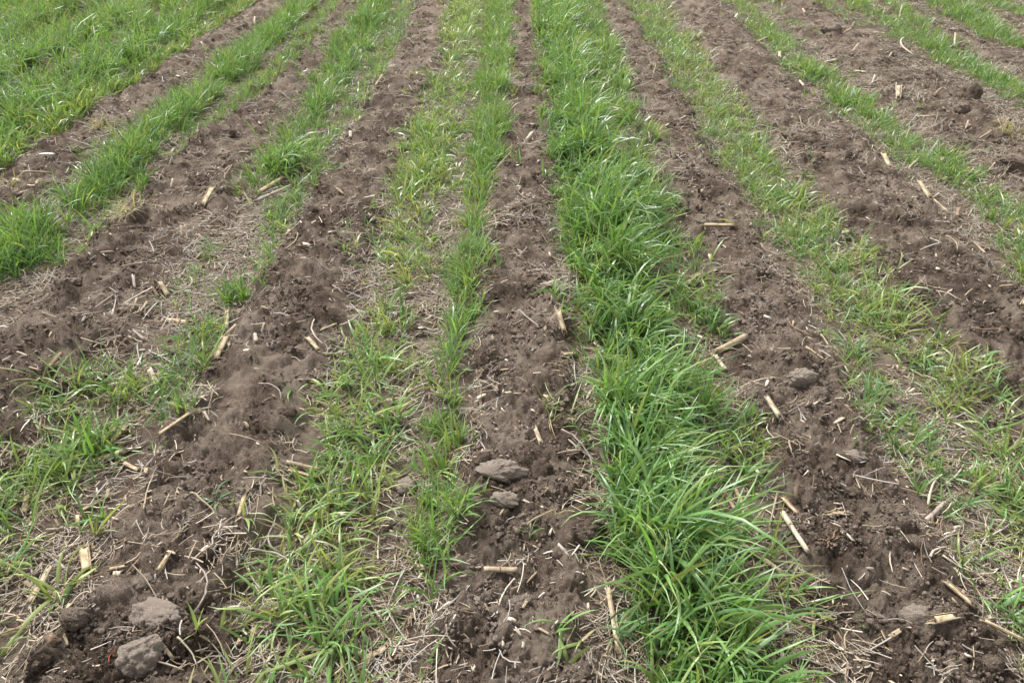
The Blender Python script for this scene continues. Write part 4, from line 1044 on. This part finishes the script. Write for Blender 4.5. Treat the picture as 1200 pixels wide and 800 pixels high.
for k, (x, y, ln, ang, w, tone, bend, lab) in enumerate(TW):
    if not ln: continue
    s = mpp(x, y); r_ = w * s * .48; L = world_len(x, y, ln, ang)
    V, F = twig_mesh(L, r_, bend * (1 if k % 2 else -1), k + 50)
    o = link('dry_straw', mesh_from('dry_straw', V, F, TONES[tone], True))
    seat(o, x, y, ln, ang, r_, .9)
    tag(o, lab, 'straw', 'loose dry straws and twigs on the soil')

# crumpled husks, the white scrap, the red root, the dead stubble crown
def ribbon(pts, w, seed, thick=.0008):
    """a curled dry leaf strip through points (metres), with thickness"""
    P = np.array(pts, float); g = np.random.default_rng(seed)
    n = 14; t = np.linspace(0, len(P) - 1, n)
    C = np.stack([np.interp(t, range(len(P)), P[:, i]) for i in range(3)], 1)
    C += g.normal(0, .0015, C.shape)
    d = np.gradient(C, axis=0); d /= np.linalg.norm(d, axis=1)[:, None]
    tw = np.cumsum(g.normal(0, .35, n)); up = np.stack([.6 * np.sin(tw), .6 * np.cos(tw), np.ones(n)], 1)
    a = np.cross(d, up); a /= np.linalg.norm(a, axis=1)[:, None]; nn = np.cross(a, d)
    ww = w * np.sin(np.linspace(.35, math.pi - .15, n))[:, None] * (1 + g.normal(0, .1, (n, 1)))
    V = []; off = [(-1, 0), (-.4, .35), (.35, .3), (1, -.1)]
    for sgn in (0, -thick):
        for q, h in off: V.append(C + a * ww * q + nn * (ww * h + sgn))
    V = np.stack(V, 1).reshape(-1, 3); F = []
    for i in range(n - 1):
        b = i * 8; c = b + 8
        for j in range(3):
            F.append((b + j, b + j + 1, c + j + 1, c + j)); F.append((b + 4 + j + 1, b + 4 + j, c + 4 + j, c + 4 + j + 1))
        F.append((b, c, c + 4, b + 4)); F.append((b + 3, b + 7, c + 7, c + 3))
    return V, np.array(F)
def husk(x, y, wpx, label, mat, seed, nstrips=6, w=.008, hgt=.02):
    X, Y = gp(x, y); r = wpx * mpp(x, y) / 2; z = h1(X, Y)
    root = bpy.data.objects.new('torn_husk', None); COL.objects.link(root); root.location = (X, Y, z); root.empty_display_size = .02
    g = random.Random(seed)
    for i in range(nstrips):
        a = g.uniform(-.5, .5) + (math.pi if g.random() < .5 else 0); q = r * g.uniform(.6, 1.15)
        oy = g.uniform(-.5, .5) * r * .6; hh = g.uniform(.3, 1) * hgt
        pts = []
        for t in np.linspace(0, 1, 5):
            px = (t - .5) * 2 * q * math.cos(a); py = oy + (t - .5) * 1.2 * q * math.sin(a) + g.uniform(-.15, .15) * q
            pts.append((px, py, h1(X + px, Y + py) - z + .003 + hh * math.sin(t * math.pi)))
        V, F = ribbon(pts, w * g.uniform(.5, 1.1), seed + i)
        link('husk_strip', mesh_from('husk_strip', V, F, mat, True), root)
    tag(root, label, 'corn husk')
husk(748, 628, 36, 'crumpled pale corn husk pile at the left foot of the tall rye, lower part', M_pale, 5, 8, .010, .030)
husk(977, 621, 44, 'torn curled corn husk with root threads on the right soil strip', M_tan, 9, 7, .004, .018)
husk(640, 592, 12, 'small frayed straw scrap left of the pale yellow half dead tuft', M_tan, 12, 5, .0025, .012)
husk(645, 348, 26, 'loose pale straw tangle on the upper middle of the middle strip', M_pale, 15, 6, .0028, .02)
husk(690, 480, 14, 'pale husk shred in the left side of the tall rye', M_pale, 18, 4, .004, .015)
husk(500, 20, 0.1, 'x', M_pale, 1, 0) if False else None
# white scrap
X, Y = gp(61, 196); s = mpp(61, 196); z = h1(X, Y)
root = bpy.data.objects.new('white_scrap', None); COL.objects.link(root); root.location = (X, Y, z)
V, F = tube(18 * s, lambda t: 1.7 * s * (.6 + .5 * math.sin(t * math.pi)), 5, seed=77, rough=.1, bend=.03); V[:, 2] *= .5; V[:, 2] += 4.5 * s
link('blade', mesh_from('blade', V, F, M_white, True), root)
V, F = tube(8 * s, lambda t: 1.0 * s, 3, seed=78, rough=.05); V = V[:, [2, 1, 0]]; V[:, 2] += 1.5 * s; V[:, 0] += 1.5 * s
link('stem', mesh_from('stem', V, F[:, ::-1], M_white, True), root)
tag(root, 'small bright white T shaped scrap on the far left soil strip', 'scrap')
V, F = twig_mesh(14 * mpp(143, 791), .8 * mpp(143, 791), .2, 5)
o = link('red_root', mesh_from('red_root', V, F, M_red, True)); seat(o, 143, 790, 16, 62, .002, 1.5)
tag(o, 'thin red orange root sticking up at the bottom edge by the lumpy clod', 'root')
for kx, (x, y, lab, n) in enumerate([(707, 400, 'reddish brown dead stubble crown inside the tall rye row', 16), (963, 660, 'small reddish dead stubble crown beside the stray rye plant', 9), (818, 405, 'brown stubble crown between tall rye and the right soil strip', 8)]):
    X, Y = gp(x, y); z = h1(X, Y)
    root = bpy.data.objects.new('stubble_crown', None); COL.objects.link(root); root.location = (X, Y, z)
    g = random.Random(kx)
    for i in range(n):
        a = g.uniform(0, 6.28); q = g.uniform(.012, .032)
        pts = [(0, 0, -.004), (q * .4 * math.cos(a), q * .4 * math.sin(a), q * .8), (q * math.cos(a), q * math.sin(a), q * g.uniform(.7, 1.4))]
        V, F = ribbon(pts, .0022, kx * 50 + i)
        link('stub', mesh_from('stub', V, F, M_brown, True), root)
    tag(root, lab, 'stubble')

# ------------------------------------------------------------------ countless small litter and crumbs
def rods(P, L, r, az, el, C, bend, nseg=3):
    """many thin three sided straws"""
    n = len(P); s = np.linspace(-.5, .5, nseg + 1)
    d = np.stack([np.cos(az) * np.cos(el), np.sin(az) * np.cos(el), np.sin(el)], 1)
    side = np.stack([-np.sin(az), np.cos(az), np.zeros(n)], 1)
    up = np.cross(d, side)
    c = P[:, None, :] + d[:, None, :] * (L[:, None] * s)[..., None] + side[:, None, :] * (bend[:, None] * L[:, None] * (1 - 4 * s ** 2)[None, :])[..., None]
    a = np.arange(3) / 3 * 2 * math.pi + .5
    o = side[:, None, :] * np.cos(a)[None, :, None] + up[:, None, :] * np.sin(a)[None, :, None] * .7
    tap = (1 - .35 * (s + .5))[None, :, None, None]
    V = c[:, :, None, :] + o[:, None, :, :] * r[:, None, None, None] * tap
    V = V.reshape(-1, 3)
    base = (np.arange(n) * (nseg + 1) * 3)[:, None, None]
    i = np.arange(nseg)[None, :, None] * 3; j = np.arange(3)[None, None, :]; j2 = (j + 1) % 3
    F = np.stack([base + i + j, base + i + 3 + j, base + i + 3 + j2, base + i + j2], -1).reshape(-1, 4)
    CC = np.repeat(C, (nseg + 1) * 3, 0)
    return V, F, np.concatenate([CC, np.ones((len(CC), 1))], 1)
LCOL = np.array([(.46, .37, .27), (.60, .52, .41), (.33, .25, .175), (.44, .40, .36), (.22, .16, .11), (.70, .63, .52)])
def scatter(n, y0=.45, y1=9.5, power=1.35):
    """random points within a wedge a bit wider than the view, denser near the camera"""
    t = rng.random(n)
    y = y0 * (y1 / y0) ** (t ** .9)
    x = rng.uniform(-1, 1, n) * (.95 * y + .75)
    return x, y
# straws: many between the rows, few on the strips
x, y = scatter(90000)
x2, y2 = scatter(60000, 1.9, 9.5)
x, y = np.append(x, x2), np.append(y, y2)
t = till(x, y)
pat = sstep(-.25, .5, perlin(x, y, 3.2, 201)) * .8 + .2
edge = np.exp(-((t - .45) / .3) ** 2)
p = (.34 * (1 - t) * pat + .22 * edge * pat + .055)
# straw mats seen in the photo
for mx_, my_, ra, rb, am in [(240, 485, 34, 16, 1.6), (1150, 640, 62, 55, 1.2), (1100, 530, 60, 30, .5), (255, 655, 22, 26, .9), (660, 340, 26, 40, .7), (250, 600, 60, 20, .3), (690, 560, 30, 40, .8), (1130, 200, 60, 40, .5), (1020, 460, 30, 40, .6),
                             (215, 285, 40, 26, .7), (200, 370, 70, 40, .6), (1060, 90, 80, 35, .5), (480, 440, 40, 80, .4), (190, 560, 40, 60, .5), (80, 640, 60, 50, .5), (300, 640, 50, 60, .5), (720, 720, 20, 70, .7), (970, 450, 30, 50, .3), (150, 255, 30, 15, .8), (610, 255, 25, 40, .4), (800, 210, 30, 50, .6), (30, 200, 40, 20, .6)]:
    X, Y = gp(mx_, my_); a = ra * mpp(mx_, my_); b = abs(gp(mx_, my_ - rb)[1] - gp(mx_, my_ + rb)[1]) / 2
    p = p + am * np.exp(-(((x - X) / a) ** 2 + ((y - Y) / b) ** 2) * 1.6)
k = rng.random(len(x)) < p * .62
x, y = x[k], y[k]; n = len(x)
L = rng.gamma(2.6, .0125, n).clip(.010, .13); r_ = rng.uniform(.0005, .0014, n) * (1 + .5 * (rng.random(n) < .12))
P = np.stack([x, y, hz(x, y) + .003 + rng.random(n) * .006], 1)
C = LCOL[rng.choice(6, n, p=[.24, .17, .2, .23, .1, .06])] * rng.uniform(.65, 1.05, (n, 1))
L *= np.where(y > 2.5, .8, 1)
r_ *= np.where(y > 2.5, 1.1 + .14 * y, 1.25) * np.where(rng.random(n) < .12, 1.5, 1)
az, el, bd = rng.uniform(0, 2 * math.pi, n), rng.normal(0, .2, n), rng.normal(0, .075, n)
P[:, 2] += np.abs(np.sin(el)) * L * .35
pr = []
for lo, hi, ns in ((0, 1.9, 3), (1.9, 3.2, 2), (3.2, 99, 1)):
    k = (y >= lo) & (y < hi)
    pr.append(rods(P[k], L[k], r_[k], az[k], el[k], C[k], bd[k], ns))
V, F, C = merge(pr)
o = link('straw_litter', mesh_from('straw_litter', V, F, M_litter, True, {'col': ('FLOAT_COLOR', C)}))
tag(o, 'thin dry straws and roots littering the soil between the rye rows', 'straw litter', kind='stuff')
print('straws', n)
def lay(name, coll, x, y, dz, size, label, cat):
    """copies of the shapes of a collection laid on the soil at the given points, as one object"""
    n = len(x)
    me = bpy.data.meshes.new(name)
    me.vertices.add(n); me.vertices.foreach_set('co', np.stack([x, y, hz(x, y) + dz], 1).astype(np.float32).ravel())
    dzx = (hz(x + .02, y) - hz(x - .02, y)) / .04; dzy = (hz(x, y + .02) - hz(x, y - .02)) / .04
    spin = rng.uniform(0, 6.28, n); rot = np.zeros((n, 3), dtype=np.float32)
    for i in range(n):
        up = Vector((-float(dzx[i]) * .8, -float(dzy[i]) * .8, 1)).normalized()
        rot[i] = (up.to_track_quat('Z', 'Y') @ Euler((0, 0, float(spin[i]))).to_quaternion()).to_euler()[:]
    at = me.attributes.new('turn', 'FLOAT_VECTOR', 'POINT'); at.data.foreach_set('vector', rot.ravel())
    at = me.attributes.new('size', 'FLOAT', 'POINT'); at.data.foreach_set('value', np.asarray(size, dtype=np.float32))
    mo = link(name, me)
    tag(mo, label, cat, kind='stuff')
    ng = bpy.data.node_groups.new('lay_' + name, 'GeometryNodeTree')
    ng.interface.new_socket('Geometry', in_out='INPUT', socket_type='NodeSocketGeometry'); ng.interface.new_socket('Geometry', in_out='OUTPUT', socket_type='NodeSocketGeometry')
    gi = ng.nodes.new('NodeGroupInput'); go = ng.nodes.new('NodeGroupOutput')
    ci = ng.nodes.new('GeometryNodeCollectionInfo'); ci.inputs['Collection'].default_value = coll
    ci.inputs['Separate Children'].default_value = True; ci.inputs['Reset Children'].default_value = True
    ip = ng.nodes.new('GeometryNodeInstanceOnPoints'); ip.inputs['Pick Instance'].default_value = True
    mp_ = ng.nodes.new('GeometryNodeMeshToPoints')
    na1 = ng.nodes.new('GeometryNodeInputNamedAttribute'); na1.data_type = 'FLOAT_VECTOR'; na1.inputs['Name'].default_value = 'turn'
    na2 = ng.nodes.new('GeometryNodeInputNamedAttribute'); na2.data_type = 'FLOAT'; na2.inputs['Name'].default_value = 'size'
    er = ng.nodes.new('FunctionNodeEulerToRotation')
    for a, b in ((gi.outputs[0], mp_.inputs['Mesh']), (mp_.outputs[0], ip.inputs['Points']), (ci.outputs[0], ip.inputs['Instance']), (na1.outputs[0], er.inputs[0]),
                 (er.outputs[0], ip.inputs['Rotation']), (na2.outputs[0], ip.inputs['Scale']), (ip.outputs[0], go.inputs[0])):
        ng.links.new(a, b)
    mo.modifiers.new('lay', 'NODES').node_group = ng
    return mo
# matted litter: small drifts of straw, twelve shapes laid over the ground between the rows
mats = bpy.data.collections.new('straw_drifts')          # not in the scene: only their copies show
for q in range(12):
    g_n = 15
    rad_ = .032 * np.sqrt(rng.random(g_n)); th_ = rng.uniform(0, 6.28, g_n)
    P = np.stack([rad_ * np.cos(th_), rad_ * np.sin(th_), rng.uniform(.000, .009, g_n)], 1)
    main = rng.uniform(0, 3.14)
    az = np.where(rng.random(g_n) < .5, main + rng.normal(0, .5, g_n), rng.uniform(0, 6.28, g_n))
    Cq = LCOL[rng.choice(6, g_n, p=[.24, .17, .2, .25, .1, .04])] * rng.uniform(.5, .95, (g_n, 1))
    V, F, C = rods(P, rng.gamma(3.0, .011, g_n).clip(.012, .08), rng.uniform(.0006, .0015, g_n) * np.where(rng.random(g_n) < .14, 1.6, 1), az, rng.normal(0, .12, g_n), Cq, rng.normal(0, .075, g_n))
    mats.objects.link(bpy.data.objects.new('straw_drift', mesh_from('straw_drift', V, F, M_litter, True, {'col': ('FLOAT_COLOR', C)})))
x, y = scatter(15000, .5, 9.8); x2, y2 = scatter(22000, 2.0, 9.8); x3, y3 = scatter(32000, 3.2, 9.8)
x = np.concatenate([x, x2, x3]); y = np.concatenate([y, y2, y3])
t = till(x, y)
pat = sstep(-.45, .35, perlin(x, y, 3.2, 201)) * .7 + .3
p = (.80 * (1 - t) * pat + .30 * np.exp(-((t - .35) / .25) ** 2) * pat) * (.38 + .6 * sstep(1.0, 2.0, y)) + .012 + .05 * sstep(2, 3.5, y)
for mx_, my_, ra, rb, am in [(240, 485, 30, 14, 2.5), (1150, 640, 62, 55, .7), (1100, 530, 60, 30, .4), (255, 655, 22, 26, .6), (660, 340, 26, 40, .5), (690, 560, 30, 40, .4), (1130, 200, 60, 40, .35),
                             (215, 285, 40, 26, .35), (200, 370, 70, 40, .3), (1060, 90, 80, 35, .35), (150, 255, 30, 15, .6), (610, 255, 25, 40, .3), (1180, 150, 20, 14, .8)]:
    X, Y = gp(mx_, my_); a = ra * mpp(mx_, my_); b = abs(gp(mx_, my_ - rb)[1] - gp(mx_, my_ + rb)[1]) / 2
    p = p + am * np.exp(-(((x - X) / a) ** 2 + ((y - Y) / b) ** 2) * 1.6)
k = rng.random(len(x)) < p
x, y = x[k], y[k]; n = len(x)
lay('straw_mat', mats, x, y, .0015, rng.uniform(.7, 1.2, n) * (1 + .10 * y), 'pale matted straw covering the untilled ground between and beside the rye rows', 'straw litter')
print('drifts', n)
# flat flecks of stalk and leaf
x, y = scatter(48000)
x2, y2 = scatter(42000, 2.2, 9)
x, y = np.append(x, x2), np.append(y, y2)
t = till(x, y); p = .10 + .16 * (1 - t) + .12 * sstep(0, .5, perlin(x, y, 4, 301))
k = rng.random(len(x)) < p * 1.0
x, y = x[k], y[k]; n = len(x)
L = rng.gamma(2.0, .0042, n).clip(.003, .03) * (1 + .12 * y); W = L * rng.uniform(.12, .36, n); az = rng.uniform(0, 2 * math.pi, n)
cx = np.array([-1, -.1, .9, 1, .2, -.9]); cy = np.array([-.8, -1, -.7, .6, 1, .8])
jx = cx[None] * (1 + rng.normal(0, .16, (n, 6))); jy = cy[None] * (1 + rng.normal(0, .28, (n, 6)))
lx = jx * L[:, None] / 2; ly = jy * W[:, None] / 2
tz = rng.normal(0, .35, n)[:, None] * lx + rng.normal(0, .4, n)[:, None] * ly
px = x[:, None] + lx * np.cos(az)[:, None] - ly * np.sin(az)[:, None]; py = y[:, None] + lx * np.sin(az)[:, None] + ly * np.cos(az)[:, None]
z0 = (hz(x, y) + .0030 + L * .12)[:, None]
top = np.stack([px, py, z0 + tz], -1); bot = np.stack([px, py, z0 + tz - .0012], -1)
V = np.concatenate([top, bot], 1).reshape(-1, 3)
b = (np.arange(n) * 12)[:, None, None]
loc = np.array([(0, 1, 2, 5), (2, 3, 4, 5)] + [(j, 6 + j, 6 + (j + 1) % 6, (j + 1) % 6) for j in range(6)])
F = (b + loc[None]).reshape(-1, 4)
C = np.repeat(LCOL[rng.choice(6, n, p=[.30, .2, .2, .1, .12, .08])] * rng.uniform(.55, 1.05, (n, 1)), 12, 0)
o = link('chaff', mesh_from('chaff', V, F, M_litter, False, {'col': ('FLOAT_COLOR', np.concatenate([C, np.ones((len(C), 1))], 1))}))
tag(o, 'small tan flecks of chopped stalk and leaf strewn over the soil', 'chaff', kind='stuff')
print('flecks', n)
# crumbs
V0, F0 = ico(2)
crs = bpy.data.collections.new('crumb_drifts')
for q in range(12):
    vs, fs = [], []
    for c in range(13):
        r_ = min(.0012 + rng.gamma(1.3, .0014), .0068)
        g_ = np.random.default_rng(q * 100 + c)
        v = V0 * (1 + .30 * perlin(V0[:, 0] + V0[:, 2] * .6 + c, V0[:, 1] - V0[:, 2] * .7, 1.3, q) + .20 * perlin(V0[:, 0] - V0[:, 2], V0[:, 1] + V0[:, 2] + c, 3.1, q + 9))[:, None]
        for _ in range(7):
            d = g_.normal(size=3); d /= np.linalg.norm(d); v = v - np.outer(np.clip(v @ d - .48, 0, 9) * .95, d)
        v = v * r_ * g_.uniform(.7, 1.25, 3)
        rad_ = .030 * math.sqrt(g_.random()); th_ = g_.uniform(0, 6.28)
        vs.append(v + np.array([rad_ * math.cos(th_), rad_ * math.sin(th_), r_ * .3])); fs.append(F0 + c * len(V0))
    crs.objects.link(bpy.data.objects.new('crumb_drift', mesh_from('crumb_drift', np.concatenate(vs), np.concatenate(fs), M_clod if q % 3 else M_crumb_dry, True)))
x, y = scatter(15000, .5, 8.5); x2, y2 = scatter(12000, 1.6, 8.5)
x = np.append(x, x2); y = np.append(y, y2)
t = till(x, y); k = rng.random(len(x)) < (.09 + .85 * t) * (.26 + .75 * sstep(-.3, .5, perlin(x, y, 6, 401)))
x, y = x[k], y[k]; n = len(x)
lay('soil_crumbs', crs, x, y, .0, rng.uniform(.6, 1.5, n) * (1 + .07 * y), 'loose crumbs of dark soil scattered over the tilled strips', 'soil crumbs')
print('crumbs', n)
print('tris', sum(sum(1 for _ in ()) + len(o.data.loops) - 2 * len(o.data.polygons) for o in sc.objects if o.type == 'MESH'))
print('objects', len(sc.objects))
